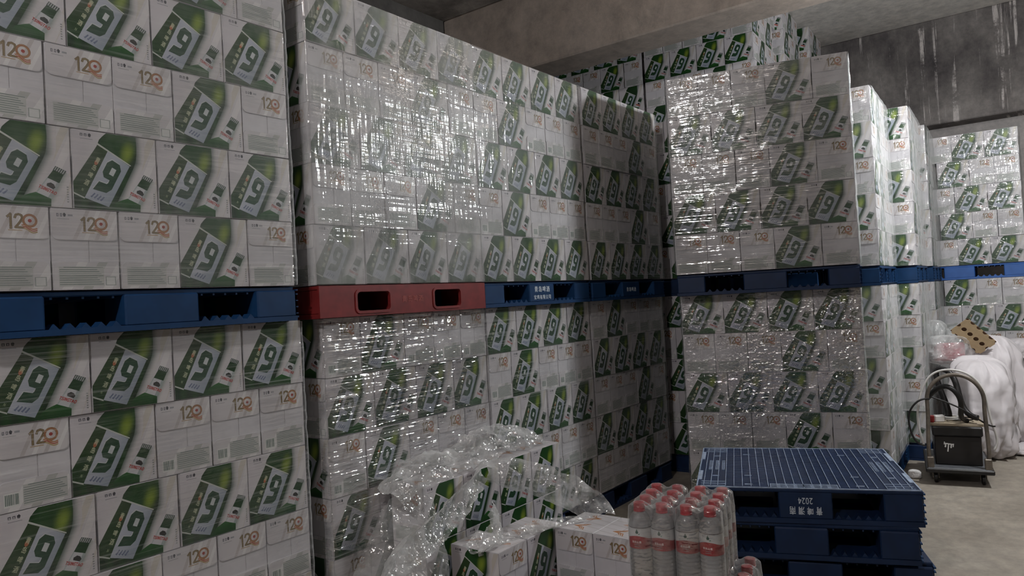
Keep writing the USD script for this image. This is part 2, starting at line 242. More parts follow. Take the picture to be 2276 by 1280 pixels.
# ------------------------------------------------------------------ lettering outlines (strokes of the characters used in the place)
GLYPH = {'青':[[[3,28,3,34,28,34,28,36,10,36,9,42,28,42,28,45,7,45,7,51,28,51,29,55,35,55,35,51,58,50,57,45,35,45,35,42,55,42,54,36,35,36,35,34,61,34,61,28]],[[12,26,52,26,52,-5,48,-7,37,-6,36,-1,46,-1,46,4,19,4,19,-6,12,-7],[19,18,45,17,46,20,19,20],[20,12,19,9,45,9,46,10,46,12]]],'岛':[[[6,16,12,17,13,5,22,5,22,20,11,20,11,48,25,48,28,55,35,54,33,48,53,48,51,32,47,26,60,26,59,7,55,-5,41,-6,41,-3,38,-1,6,-1],[28,19,28,5,38,5,38,17,44,17,44,0,51,1,53,20],[25,41,38,33,44,33,46,42],[17,42,18,26,38,26,38,30,33,29,20,36,22,42]]],'啤':[[[4,48,23,48,23,13,26,13,26,17,33,20,26,21,26,48,37,48,39,55,46,54,45,48,59,48,59,21,50,21,50,13,62,13,62,7,50,7,50,-7,44,-7,43,7,22,7,22,11,10,11,9,5,4,6],[45,28,53,27,53,31,45,31],[45,38,53,37,53,42,45,42],[36,14,44,13,44,21,42,21],[32,28,38,27,39,31,32,31],[32,38,39,37,39,42,32,42],[10,18,17,18,17,41,16,42,10,42]]],'酒':[[[3,0,13,19,20,17,20,38,31,38,31,45,18,45,16,42,13,42,4,48,4,51,7,54,17,49,18,51,62,51,62,45,48,45,48,38,60,37,59,-7,54,-7,52,-4,26,-4,26,-7,20,-7,20,15,9,-6,3,-4],[26,2,53,2,53,8,26,8],[30,16,26,16,26,14,53,14,53,18,42,19,41,32,37,32,37,25],[47,24,53,24,53,32,47,32],[37,38,41,38,41,45,37,45],[27,31,26,22,28,22,31,26,31,32]],[[1,31,4,36,7,36,17,29,15,25,12,24]]],'宝':[[[3,-4,3,1,28,2,28,13,11,13,11,19,28,19,28,27,10,27,9,31,5,31,5,47,29,47,27,54,33,55,37,47,60,46,60,32,55,31,54,27,35,27,35,20,36,19,53,19,53,13,46,12,54,5,53,1,61,1,61,-5],[11,34,53,34,53,40,11,40],[36,13,35,2,47,1,38,10,39,13]]],'鸡':[[[1,2,13,18,5,31,4,36,9,38,14,29,17,28,19,41,3,41,2,47,26,47,28,46,29,49,37,49,39,55,46,54,45,49,57,48,56,31,53,25,43,24,43,32,35,38,35,22,61,21,60,3,57,-5,44,-6,43,0,52,0,53,6,26,6,24,8,21,5,18,12,7,-1,4,-1],[21,22,25,11,54,11,54,16,29,16,28,42],[41,42,48,34,50,34,50,43],[46,31,49,30,49,33,47,33],[36,39,39,41,39,43,35,43]]],'有':[[[2,18,18,38,18,40,3,40,3,46,21,46,24,55,31,53,29,46,61,46,61,40,26,40,24,37,24,34,54,34,54,-1,51,-6,39,-7,37,-5,36,0,47,0,47,6,22,6,22,-6,16,-7,15,21,6,14],[22,12,47,12,47,17,22,17],[22,24,47,23,47,28,22,28]]],'限':[[[5,52,58,51,58,22,61,16,51,8,63,-1,60,-6,52,-3,45,4,45,-2,27,-7,25,-3,27,0,26,48,20,34,25,25,25,13,21,9,13,9,13,13,11,13,11,-7,5,-7],[46,22,48,15,56,21,56,22],[34,28,51,28,51,34,34,34],[34,40,51,40,51,46,34,46],[34,3,45,5,38,22,34,22],[11,15,19,16,18,26,13,32,18,46,11,46]]],'公':[[[52,27,37,51,41,53,45,51,53,37,63,28,59,23,56,23]],[[9,-2,8,5,16,12,28,34,31,35,36,31,20,6,44,7,44,10,38,18,45,20,57,4,60,-3,53,-6,50,1]],[[2,27,13,38,20,52,27,51,22,39,9,23,6,23]]],'司':[[[5,51,58,50,58,-1,56,-5,41,-6,39,-1,40,1,51,1,51,44,5,44]],[[5,39,46,39,46,34,5,33]],[[9,28,41,28,41,5,16,5,15,0,10,0],[16,12,34,11,35,21,16,22]]],'渭':[[[4,49,7,54,20,47,21,47,21,52,59,52,59,29,21,29,21,44,16,41],[44,44,52,43,53,46,44,47],[53,38,44,38,44,35,53,35],[27,36,37,35,37,38,27,38],[27,44,37,43,37,47,28,47]],[[23,26,57,27,57,-3,53,-6,44,-6,42,-1,50,0,50,4,30,4,30,-6,24,-7],[30,10,50,10,50,12,30,12],[30,18,50,18,50,21,30,21]],[[3,-2,14,18,18,20,21,15,10,-5,7,-6]],[[2,31,2,34,7,36,17,31,19,28,16,24,13,24]]],'南':[[[3,42,4,49,28,49,29,55,35,55,36,49,60,49,61,42,36,42,36,37,58,37,57,-5,53,-7,42,-7,40,-1,51,-1,50,7,49,6,35,6,35,-6,29,-6,28,6,15,6,15,12,28,12,28,16,16,16,16,22,22,23,19,31,14,31,13,30,13,-7,7,-7,6,36,28,37,28,42],[45,31,42,22,48,22,48,16,35,16,35,12,51,11,51,31],[26,31,29,22,36,23,38,31]]],'农':[[[1,16,15,24,22,31,26,39,12,40,12,31,5,31,5,46,29,46,32,55,38,54,37,46,59,46,59,31,54,31,57,26,45,16,52,6,63,0,59,-5,52,-3,42,6,37,13,30,30,22,22,22,3,36,7,37,0,15,-7,12,-2,15,1,15,15,4,12],[34,40,40,22,52,31,52,40]]],'夫':[[[2,-3,2,0,8,1,19,8,26,18,26,20,3,20,3,26,28,27,28,38,8,38,8,45,28,45,29,55,35,55,35,45,57,45,57,38,35,38,35,28,61,27,61,20,37,20,40,13,48,5,63,0,59,-7,43,0,33,13,21,0,16,-3,7,-7]]],'山':[[[6,41,13,41,13,5,28,5,28,53,35,54,35,5,50,5,51,41,58,41,58,-6,52,-7,51,-2,6,-2]]],'泉':[[[1,-1,3,2,12,6,17,13,4,14,4,20,28,19,28,23,9,24,10,49,26,49,28,55,33,55,36,54,34,49,55,48,55,23,58,19,46,10,50,6,63,1,59,-5,50,-2,35,10,35,-4,31,-7,20,-7,19,-1,28,-1,28,17,21,6,15,0,7,-5,4,-5],[36,23,42,15,50,23],[16,30,48,29,48,33,16,33],[16,40,48,39,48,43,16,43]]],'T':[[[1,41,1,48,37,48,37,41,23,41,23,-1,15,-1,15,41]]],'S':[[[2,7,8,11,13,6,23,5,28,9,28,15,25,18,12,23,6,28,4,33,6,43,16,49,24,49,33,45,35,42,32,38,18,42,12,38,12,34,16,30,31,24,34,21,36,17,36,8,34,4,24,-2,15,-2,4,3]]],'I':[[[5,47,13,48,13,-1,5,0]]],'N':[[[5,0,5,47,14,47,33,16,33,48,41,48,41,-1,32,0,14,32,13,-1]]],'G':[[[3,16,4,34,13,46,20,49,30,49,40,43,36,37,28,42,19,41,15,38,11,30,12,14,17,7,22,5,33,8,33,18,23,18,23,25,40,25,39,2,30,-2,17,-1,8,5]]],'A':[[[-1,0,15,48,23,48,40,0,32,-1,26,13,11,13,7,-1],[20,36,14,20,25,20]]],'O':[[[3,16,4,35,12,46,19,49,28,49,39,43,44,33,45,20,41,7,35,1,28,-2,16,-1,8,5],[11,30,14,10,18,6,26,5,33,9,36,15,37,27,35,35,31,40,21,42,13,36]]],'2':[[[2,-1,2,5,15,16,23,30,23,38,21,41,12,42,5,37,2,42,12,49,23,48,30,41,31,30,27,20,16,6,33,6,33,-1]]],'0':[[[4,8,2,30,6,43,14,49,21,49,27,46,33,33,33,14,28,2,21,-2,10,0],[10,32,12,8,15,5,20,5,24,9,26,29,24,38,21,42,15,42,12,39]]],'4':[[[0,17,19,47,28,48,28,19,35,18,34,12,28,12,28,-1,21,-1,21,12,1,12],[21,34,10,19,21,19]]]}
def glyph(ch):
    return unary_union([Polygon(np.array(r[0]).reshape(-1, 2)/64.0, [np.array(h).reshape(-1, 2)/64.0 for h in r[1:]]).buffer(0) for r in GLYPH[ch]])
def word(s, adv=1.05, down=False, latin=False):
    g = []
    x = 0
    for ch in s:
        q = glyph(ch); 
        g.append(affinity.translate(q, 0 if down else x, -x if down else 0))
        x += (q.bounds[2] + 0.07) if latin else adv
    return unary_union(g)

# ------------------------------------------------------------------ cartons: flat print as coloured, non-overlapping outlines
CW, CD, CH = 0.2965, 0.2225, 0.2815            # long side, short side, height
def lin(r, g, b): return tuple(((c/255 + .055)/1.055)**2.4 if c > 10 else c/3294 for c in (r, g, b))
def sheet(layers, clip):
    """layers: bottom to top (outline, colour or colour(x, y), longest edge). Returns a mesh in the xy plane and its vertex colours."""
    cover, V, F, C, n = None, [], [], [], 0
    for g, c, e in reversed(layers):
        g = g.intersection(clip); vis = g if cover is None else g.difference(cover)
        cover = g if cover is None else cover.union(g)
        for q in getattr(vis, 'geoms', [vis]):
            if q.geom_type != 'Polygon' or q.area < 2e-8: continue
            v, f = trimesh.creation.triangulate_polygon(q, engine='earcut')
            if e: v, f = trimesh.remesh.subdivide_to_size(np.c_[v, np.zeros(len(v))], f, e, max_iter=12)
            v = np.asarray(v)[:, :2]
            col = np.array([c(*p) for p in v]) if callable(c) else np.tile(c, (len(v), 1))
            a = np.cross(np.c_[v[f[:, 1]] - v[f[:, 0]], np.zeros(len(f))], np.c_[v[f[:, 2]] - v[f[:, 0]], np.zeros(len(f))])[:, 2]
            f = np.where((a < 0)[:, None], f[:, ::-1], f)
            V.append(np.c_[v, np.zeros(len(v))]); F.append(f + n); C.append(col); n += len(v)
    return trimesh.Trimesh(np.vstack(V), np.vstack(F), process=False), np.vstack(C)
def mixc(a, b, t):
    t = min(1, max(0, t)); t = t*t*(3 - 2*t); return tuple(x + (y - x)*t for x, y in zip(a, b))
G_DARK, G_MID, G_GLOW = (0.007, 0.028, 0.009), (0.014, 0.062, 0.013), (0.22, 0.30, 0.03)
def U(pts, w=CW, h=CH): return Polygon([(u*w, v*h) for u, v in pts])
LA, LB, LC, LD = [np.array(q) for q in ((.41, .765), (.665, .60), (.395, .045), (.125, .145))]
def lab(a, b):
    return tuple(LD*(1 - a)*(1 - b) + LC*a*(1 - b) + LA*(1 - a)*b + LB*a*b)
def labpoly(pts): return U([lab(a, b) for a, b in pts])
def lab_map(g, a0, b0, sa, sb):
    from shapely import transform
    return transform(g, lambda P: np.array([np.array(lab(a0 + x*sa, b0 + y*sb))*(CW, CH) for x, y in P]))
def bottle_side(detail=True):
    W, H = CW, CH; clip = sbox(0.002, 0.002, W - .002, H - .002)
    e = 0.012 if detail else 0; L = [(sbox(0, 0, W, H), lambda x, y: mixc((0.57, 0.535, 0.565), (0.62, 0.60, 0.60), meshkit.noise([x*9, y*9 - x*6, 0], 3)), e*2.5)]
    for k, (u0, c) in enumerate(((.50, (.56, .52, .47)), (.62, (.66, .63, .635)), (.80, (.55, .51, .48)))):
        L.append((U([(u0, 0), (u0 + .085, 0), (u0 + .50, 1), (u0 + .41, 1)]), c, 0))
    # soft grey-green print at the right of the big bottle
    def soft(x, y):
        u, v = x/W, y/H; d = (u - (.445 + .455*v)) if v < .64 else (u - .745)
        return mixc((.05, .09, .07), (.57, .54, .55), (d + .025)/.12)
    L.append((U([(.40, 0), (.57, 0), (.80, .5), (.85, .72), (.86, 1), (.74, 1), (.74, .74), (.68, .6)]), soft, e))
    big = [(.415, 1.01), (.75, 1.01), (.757, .86), (.752, .75), (.738, .66), (.712, .585), (.458, .02), (.445, -.01), (-.01, -.01), (-.01, .31), (.285, .815), (.315, .90), (.36, .955)]
    def green(x, y):
        u, v = x/W, y/H; d = math.hypot((u - .645 - .15*(v - .75))/.10, (v - .755)/.19)
        c = mixc(G_GLOW, G_MID, d**1.3*.75 + .08)
        return mixc(c, G_DARK, max(0, (abs(u - (.02 + .62*v)) - .17)/.14) if v > .55 else .55 + .3*math.sin(40*u))
    L.append((U(big), green, e))
    L.append((U([(-.01, .31), (.285, .815), (.30, .84), (.335, .815), tuple(LA), tuple(LD), (-.01, .205)]), lambda x, y: mixc((.013, .05, .012), (.028, .058, .018), y/H), e))
    L.append((U([(.285, .835), (.295, .855), (.68, .612), (.675, .60)]), (.55, .56, .52), 0))
    L.append((U([(-.01, .215), (-.01, .195), (.125, .130), (.125, .150)]), (.5, .52, .48), 0))
    L.append((labpoly([(0, 0), (1, 0), (1.0, 1), (0, 1)]), lambda x, y: mixc((.44, .46, .53), (.30, .34, .40), (x/W - .02 - .62*y/H)/.35), e*1.5))
    nine = [(.30, .90), (.64, .90), (.79, .80), (.79, .36), (.66, .25), (.13, .21), (.21, .40), (.52, .42), (.55, .45), (.55, .515), (.30, .515), (.17, .60), (.17, .80)]
    g9 = Polygon([(a, b) for a, b in nine], [[(.42, .62), (.61, .62), (.61, .77), (.42, .77)]])
    L.append((U([lab(a - .03, b + .015) for a, b in nine]), (.55, .57, .58), 0))
    L.append((lab_map(g9, 0, 0, 1, 1), (.018, .06, .03), 0))
    if detail:
        for k in range(4):                                                   # small blurred script under the figure
            L.append((labpoly([(.16 + .13*k, .07), (.24 + .13*k, .05), (.30 + .13*k, .15), (.25 + .13*k, .16), (.2 + .13*k, .09)]), (.14, .17, .26), 0))
        L.append((lab_map(Point(-.19, .93).buffer(.075, quad_segs=6), 0, 0, 1, .75), (.42, .13, .06), 0))
        for k, ch in enumerate('青岛啤酒'):
            L.append((lab_map(glyph(ch), -.275, .70 - .155*k, .19, .115), (.50, .52, .36), 0))
        L.append((lab_map(glyph('N'), -.25, .10, .12, .07), (.30, .36, .22), 0))
    # small bottle
    b0, ax, pr = np.array((.61, -.03)), np.array((.285, .515)), np.array((.875, -.40))
    def S(pts): return U([tuple(b0 + ax*t + pr*a) for a, t in pts])
    def sh(x, y):
        q = np.array((x/W, y/H)) - b0; return mixc((.16, .22, .18), (.60, .57, .58), (np.dot(q, (.875, -.40)) - .06)/.10)
    L.append((S([(.02, 0), (.24, .05), (.21, .45), (.15, .9), (.05, .98)]), sh, e))
    L.append((S([(-.19, -.06), (.14, -.06), (.14, .14), (.085, .33), (-.085, .33), (-.13, .25), (-.19, .12)]), lambda x, y: mixc((.010, .055, .012), (.02, .11, .02), y/H*5), e))
    L.append((S([(-.085, .32), (.085, .32), (.07, .70), (-.07, .70)]), (.55, .55, .57), 0)); L.append((S([(.05, .32), (.09, .32), (.074, .70), (.045, .70)]), (.33, .37, .37), 0)); L.append((S([(-.088, .32), (-.072, .32), (-.06, .70), (-.074, .70)]), (.40, .44, .44), 0))
    L.append((S([(-.07, .69), (.07, .69), (.062, .90), (-.062, .90)]), (.012, .05, .014), 0))
    L.append((S([(-.066, .89), (.066, .89), (.066, .99), (-.066, .99)]), (.06, .08, .07), 0))
    for k in range(5): L.append((S([(-.055 + .024*k, .90), (-.045 + .024*k, .90), (-.045 + .024*k, .985), (-.055 + .024*k, .985)]), (.45, .47, .46), 0))
    if not detail: L.append((S([(-.085, .44), (.10, .42), (.10, .51), (-.085, .52)]), (.40, .10, .08), 0))
    L.append((S([(-.03, .53), (.05, .52), (.06, .57), (.03, .62), (-.01, .63), (-.04, .58)]), (.03, .03, .028), 0))
    if detail:
        from shapely import transform
        ts = word('TSINGTAO', latin=True).buffer(.035); w = ts.bounds[2]
        L.append((transform(ts, lambda P: np.array([(b0 + ax*(.43 + .085*y) + pr*(-.098 + .205*x/w))*(W, H) for x, y in P])), (.40, .035, .025), 0))
        for k in range(3):                                                   # handling marks
            L.append((U([(.10 + .045*k, .92), (.13 + .045*k, .92), (.13 + .045*k, .955), (.10 + .045*k, .955)]).difference(U([(.11 + .045*k, .925), (.12 + .045*k, .925), (.12 + .045*k, .945), (.11 + .045*k, .945)])), (.10, .10, .12), 0))
        L.append((U([(.20, .915), (.215, .915), (.225, .945), (.2075, .965), (.19, .945)]), (.05, .05, .06), 0))
        L.append((U([(.10, .885), (.24, .885), (.24, .892), (.10, .892)]), (.25, .25, .27), 0))
        for k in range(7): L.append((U([(.945, .07 + .03*k), (.965, .07 + .03*k), (.965, .085 + .03*k), (.945, .085 + .03*k)]), (.25, .26, .26), 0))
    return sheet(L, clip)
FW, FT, FB = CD, 0.108, 0.098                    # end face width, outer flap heights
def flap_outline(h, top):
    g = rrect(0.003, 0, FW - 0.003, h + .03, 0.022, 6)
    return g.intersection(sbox(0, 0, FW, h)) if top else affinity.scale(g, 1, -1, origin=(0, h/2)).intersection(sbox(0, 0, FW, h))
def logo(detail=True):
    """The gold-lined 120 whose nought carries a red seal and ribbons, and the handling marks: on the upper flap."""
    w, h = FW, FT; QS = 4 if detail else 1; L = [(sbox(0, 0, w, h), lambda x, y: mixc((.56, .53, .55), (.60, .57, .58), x*6), 0.04 if detail else 0)]
    for k in range(4): L.append((Polygon([(w*(.30 + .16*k), 0), (w*(.36 + .16*k), 0), (w*(.58 + .16*k), h), (w*(.52 + .16*k), h)]), (.70, .68, .68) if k % 2 else (.48, .44, .44), 0))
    DG, GO, RD, OR = (.075, .055, .04), (.40, .29, .13), (.34, .05, .04), (.40, .17, .07)
    x0, y0, s = w*.47, h*.32, h*.42
    one = LineString([(x0 - .10*s, y0 + .82*s), (x0 + .08*s, y0 + s), (x0 + .08*s, y0)])
    two = LineString([(x0 + .36*s, y0 + .78*s), (x0 + .42*s, y0 + .95*s), (x0 + .60*s, y0 + s), (x0 + .78*s, y0 + .92*s), (x0 + .82*s, y0 + .72*s), (x0 + .70*s, y0 + .48*s), (x0 + .38*s, y0 + .04*s), (x0 + .86*s, y0 + .04*s)])
    ring = Point(x0 + 1.30*s, y0 + .56*s).buffer(.42*s, quad_segs=8 if detail else 3).exterior
    for ln, c in ((one, GO), (two, GO), (ring, GO)):
        L.append((ln.buffer(.085*s, cap_style='square', quad_segs=QS), DG if ln is not ring else (.24, .11, .05), 0)); L.append((ln.buffer(.052*s, cap_style='square', quad_segs=QS), c, 0)); L.append((ln.buffer(.020*s, cap_style='square', quad_segs=QS), DG if ln is not ring else RD, 0))
    L.append((Point(x0 + 1.30*s, y0 + .56*s).buffer(.13*s, quad_segs=6), RD, 0))
    for k in range(3):
        wv = LineString([(x0 + (.80 + .9*t)*s, y0 + (.16 - .13*k - .16*t + .10*math.sin(5.5*t + .6))*s) for t in np.linspace(.08*k, 1.05, 12 if detail else 6)])
        L.append((wv.buffer(.045*s, quad_segs=QS), (OR, (.40, .10, .04), GO)[k], 0))
    L.append((sbox(x0 - .1*s, y0 - .20*s, x0 + .8*s, y0 - .13*s), (.42, .30, .18), 0))
    if detail:
        for k in range(2): L.append((sbox(w*(.09 + .05*k), h*.74, w*(.12 + .05*k), h*.84).difference(sbox(w*(.10 + .05*k), h*.76, w*(.11 + .05*k), h*.82)), (.13, .13, .15), 0))
        L.append((Polygon([(w*.19, h*.74), (w*.215, h*.74), (w*.225, h*.82), (w*.20, h*.87), (w*.18, h*.82)]), (.06, .06, .07), 0))
        L.append((sbox(w*.25, h*.76, w*.32, h*.82), (.30, .30, .32), 0)); L.append((sbox(w*.10, h*.66, w*.27, h*.68), (.32, .32, .33), 0))
    return sheet(L, affinity.scale(flap_outline(FT, True), .985, .97))
def blurb(barcode, detail=True):
    """Small print on the lower flap, with a barcode at the left or an empty framed square at the right."""
    w, h = FW, FB; L = [(sbox(0, 0, w, h), (.57, .545, .56), 0)]
    for k in range(3): L.append((Polygon([(w*(.12 + .3*k), 0), (w*(.26 + .3*k), 0), (w*(.52 + .3*k), h), (w*(.38 + .3*k), h)]), (.42, .42, .40) if k == 1 else (.68, .66, .66), 0))
    x0, x1 = (w*.34, w*.93) if barcode else (w*.10, w*.74)
    L.append((sbox(x0 - w*.01, h*.12, x1 + w*.01, h*.82), (.47, .47, .455), 0))
    for k in range(9 if detail else 5):
        y = h*(.78 - .075*k*(1 if detail else 1.8)); L.append((sbox(x0 + (.06*w if k == 0 else 0), y, x1 - w*.03*((k*7) % 4), y + h*.026), (.19, .23, .21), 0))
    if barcode:
        L.append((sbox(w*.08, h*.16, w*.29, h*.62), (.66, .66, .64), 0))
        x = w*.095; r = random.Random(5)
        while x < w*.275:
            t = r.choice((.0012, .0018, .0028)); L.append((sbox(x, h*.22, x + t, h*.58), (.10, .15, .13), 0)); x += t + r.choice((.0013, .002))
    else:
        L.append((sbox(w*.77, h*.14, w*.93, h*.46), (.30, .33, .31), 0)); L.append((sbox(w*.785, h*.165, w*.915, h*.435), (.62, .62, .61), 0))
    return sheet(L, affinity.scale(flap_outline(FB, False), .985, .97))
def lid(detail=True):
    """Roof-shaped orange emblems and pale slanting bands on the top."""
    W, D = CW, CD; L = [(sbox(0, 0, W, D), (.61, .58, .595), 0)]
    for k in range(5): L.append((Polygon([(W*(.02 + .2*k), 0), (W*(.06 + .2*k), 0), (W*(.22 + .2*k), D), (W*(.18 + .2*k), D)]), (.53, .50, .50), 0))
    for cx, sg in ((.26, 1), (.74, -1)):
        for k in range(3):
            ln = LineString([(W*(cx - .15 + .02*k), D*.34 + .012*k), (W*(cx - .04), D*.40 + .012*k), (W*cx, D*.58 + .010*k), (W*(cx + .07), D*.42 + .010*k), (W*(cx + .16 - .02*k), D*.36 + .008*k)])
            L.append((affinity.scale(ln.buffer(.0028, quad_segs=4 if detail else 1), sg, sg), (.45, .20, .08), 0))
    L.append((sbox(0, D*.495, W, D*.503), (.20, .18, .18), 0))
    return sheet(L, sbox(.002, .002, W - .002, D - .002))
def face_tf(kind):
    """Places a sheet drawn left to right, bottom to top on a carton face (carton origin: centre of its base)."""
    if kind == 'front': return tm(np.array([[1, 0, 0], [0, 0, -1], [0, 1, 0]]), (-CW/2, -CD/2 - .0006, 0))
    if kind == 'back': return tm(np.array([[-1, 0, 0], [0, 0, 1], [0, 1, 0]]), (CW/2, CD/2 + .0006, 0))
    if kind == 'end_a': return tm(np.array([[0, 0, -1], [-1, 0, 0], [0, 1, 0]]), (-CW/2, CD/2, 0))
    if kind == 'end_b': return tm(np.array([[0, 0, 1], [1, 0, 0], [0, 1, 0]]), (CW/2, -CD/2, 0))
    return tm(np.eye(3), (-CW/2, -CD/2, CH + .0006))
def carton_parts(detail=True):
    P = [('body', cbox((-CW/2 + .0035, -CD/2, 0), (CW/2 - .0035, CD/2, CH), .0025), None)]
    bs = bottle_side(detail)
    for k in ('front', 'back'):
        m = bs[0].copy(); m.apply_transform(face_tf(k)); P.append(('bottle_print', m, bs[1]))
    m, c = lid(detail); m.apply_transform(face_tf('top')); P.append(('lid_print', m, c))
    for k in ('end_a', 'end_b'):
        t = face_tf(k)
        for x0, x1 in ((.001, FW*.545 - .0016), (FW*.545 + .0016, FW - .001)):
            m = bx((x0, .002, -.0035), (x1, CH - .002, -.0022)); m.apply_transform(t); P.append(('inner_flap', m, None))
        for h, y, top, (pm, pc) in ((FT, CH - FT - .0005, True, logo(detail)), (FB, .0005, False, blurb(k == 'end_b', detail))):
            m = ext(affinity.translate(flap_outline(h, top), 0, y), -.0022, .0012); m.apply_transform(t)
            q = pm.copy(); q.apply_translation((0, y, .0015)); q.apply_transform(t)
            P.append(('outer_flap', m, None, ('logo_print' if top else 'small_print', q, pc)))
    return P
PARTS = carton_parts(True)
def merged_lo():
    V, F, C, n = [], [], [], 0
    for p in carton_parts(False):
        for m, c in [(p[1], p[2])] + ([(p[3][1], p[3][2])] if len(p) > 3 else []):
            V.append(m.vertices); F.append(np.asarray(m.faces) + n); C.append(np.tile(CARD, (len(m.vertices), 1)) if c is None else c); n += len(m.vertices)
    return np.vstack(V), np.vstack(F), np.vstack(C)
LOV, LOF, LOC_ = merged_lo()
first_carton = []
def build_carton(label, loc, rz, group):
    t = thing('beer_carton', label, 'carton', loc, rz, group)
    if first_carton:
        t.GetReferences().AddInternalReference(first_carton[0].GetPath()); t.SetInstanceable(True); return t
    first_carton.append(t)
    for p in PARTS:
        o = obj(p[0], p[1], M['print'] if p[2] is not None else M['card'], t, False, p[2])
        if len(p) > 3: obj(p[3][0], p[3][1], M['print'], o, False, p[3][2])
    return t

# ------------------------------------------------------------------ pallet loads
A_, H_, PAL = 0.30, 0.2829, 0.1534
LV = PAL + 5*H_                                   # one loaded pallet
ORD = ['1st', '2nd', '3rd', '4th', '5th', '6th']
todo, stuff = [], []                              # (distance, label, loc, rz, group), (loc, rz)
class Frame:
    def __init__(s, x, y, ang=0.0): s.o, s.a = np.array((x, y)), ang; s.al = np.array((math.cos(ang), math.sin(ang))); s.inw = np.array((-math.sin(ang), math.cos(ang)))
    def at(s, u, d): return s.o + s.al*u + s.inw*d
def load(fr, z0, rows, name, group, hide=lambda r, c: False, flip=False, start=0.0, jit=1.0, seed=0, side=None, rowname=None, deep=1.0):
    """rows, top first: B shows a bottle side, E an end. Each front carton is a thing; the load's other cartons, hardly seen, go to the joined rest."""
    r = random.Random(seed); n = len(rows)
    for i, row in enumerate(rows):
        z = z0 + (n - 1 - i)*H_; u = start; cols = []
        for c in row:
            w = A_ if c == 'B' else A_*.75; cols.append((u, w, c)); u += w
        sway = r.gauss(0, .003)*jit
        for j, (u0, w, c) in enumerate(cols):
            p = fr.at(u0 + w/2 + r.gauss(0, .0008), (CD/2 if c == 'B' else CW/2) + sway + abs(r.gauss(0, .0022))*jit)
            rz = fr.a + (0 if c == 'B' else (-math.pi/2 if flip else math.pi/2)) + math.radians(r.gauss(0, .22))*jit
            loc = (p[0], p[1], z + .0003*j)
            what = 'bottle-print' if c == 'B' else 'flap-end'
            lb = 'white %s carton, %s from left in %s row, %s' % (what, ORD[j], (rowname or ['top', '2nd', '3rd', '4th', 'bottom', '6th'])[i], name)
            if hide(i, j): stuff.append((loc, rz))
            else: todo.append((np.hypot(p[0], p[1]), lb, loc, rz, group))
        for kind in side or ():                    # cartons of the end wall, behind the front ones
            first = cols[-1] if kind == 'right' else cols[0]
            d = CD if first[2] == 'B' else CW; k = 0; d += .006
            while d + .2225 < deep:
                wv = A_ if (i + k) % 2 == 0 and d + .297 < deep else A_*.75
                uu = (cols[-1][0] + cols[-1][1]) if kind == 'right' else 0
                dep = CD if wv == A_ else CW
                p = fr.at(uu - dep/2 - .002 if kind == 'right' else uu + dep/2 + .002, d + wv/2)
                rot = fr.a + math.pi/2*(1 if kind == 'right' else -1) + (0 if wv == A_ else math.pi/2)
                stuff.append(((p[0], p[1], z), rot)); d += wv + .001; k += 1
L_Y, L_YD = 2.711, 2.766
R90 = -math.pi/2
def rows_(s): return s.split()
lefts = dict(
 L1U=(Frame(.803, L_Y), 1, 'EEEBE BBBB EEEBE BBBB EEEBE', 'upper stack at far left', False),
 L1D=(Frame(.857, L_YD), 0, 'BBBB EBEEE BBBB EBEEE BBBB', 'lower stack at far left', True),
 L2U=(Frame(2.120, L_Y), 1, 'BBBB EEEBE BBBB EEEBE BBBB', 'stack on red pallet', False),
 L2D=(Frame(2.184, L_YD), 0, 'EBEEE BBBB EBEEE BBBB EBEEE', 'stack under red pallet', True),
 L3U=(Frame(3.320, L_Y), 1, 'BBBB EBEEE BBBB EBEEE BBBB', 'upper stack right of red pallet', True),
 L3D=(Frame(3.394, L_YD), 0, 'BBBB EBEEE BBBB EBEEE BBBB', 'lower stack right of red pallet', True),
 L4U=(Frame(4.557, L_Y), 1, 'BBBB EEEBE BBBB EEEBE BBBB', 'upper stack ending left row', False),
 L4D=(Frame(4.614, L_YD), 0, 'EBEEE BBBB EEEBE BBBB EEEBE', 'lower stack ending left row', False))
for q, (key, (fr, lev, rows, name, fl)) in enumerate(lefts.items()):
    load(fr, PAL + lev*LV, rows_(rows), name, 'beer cartons, ' + name, flip=fl, seed=q + 10, side=('right', 'left') if key[1] == '4' or key[1] == '2' else None,
         hide=(lambda i, j, k=key: (k == 'L2D' and i == 4) or (k == 'L1D' and i == 4) or (k == 'L4D' and i == 4 and j < 2)))
RA = 0.2754
RU, RD = Frame(4.893, 2.201, R90 + RA), Frame(5.013, 2.235, R90 + RA)
load(RU, PAL + LV, rows_('EEEBE BBBB EEEBE BBBB EEEBE'), 'upper middle stack', 'beer cartons, upper middle stack', seed=31, side=('right', 'left'))
load(RD, PAL, rows_('BBBB EEEBE BBBB EEEBE BBBB'), 'lower middle stack', 'beer cartons, lower middle stack', seed=32, side=('right', 'left'), deep=.80, hide=lambda i, j: i == 4 and j > 0)
TA = 0.05
def behind(xr, yr, n, w=1.2):                     # a frame whose right front corner stands at (xr, yr)
    f = Frame(xr, yr, R90 + TA); o = f.at(-w, 0); return Frame(o[0], o[1], R90 + TA)
aisle = {}
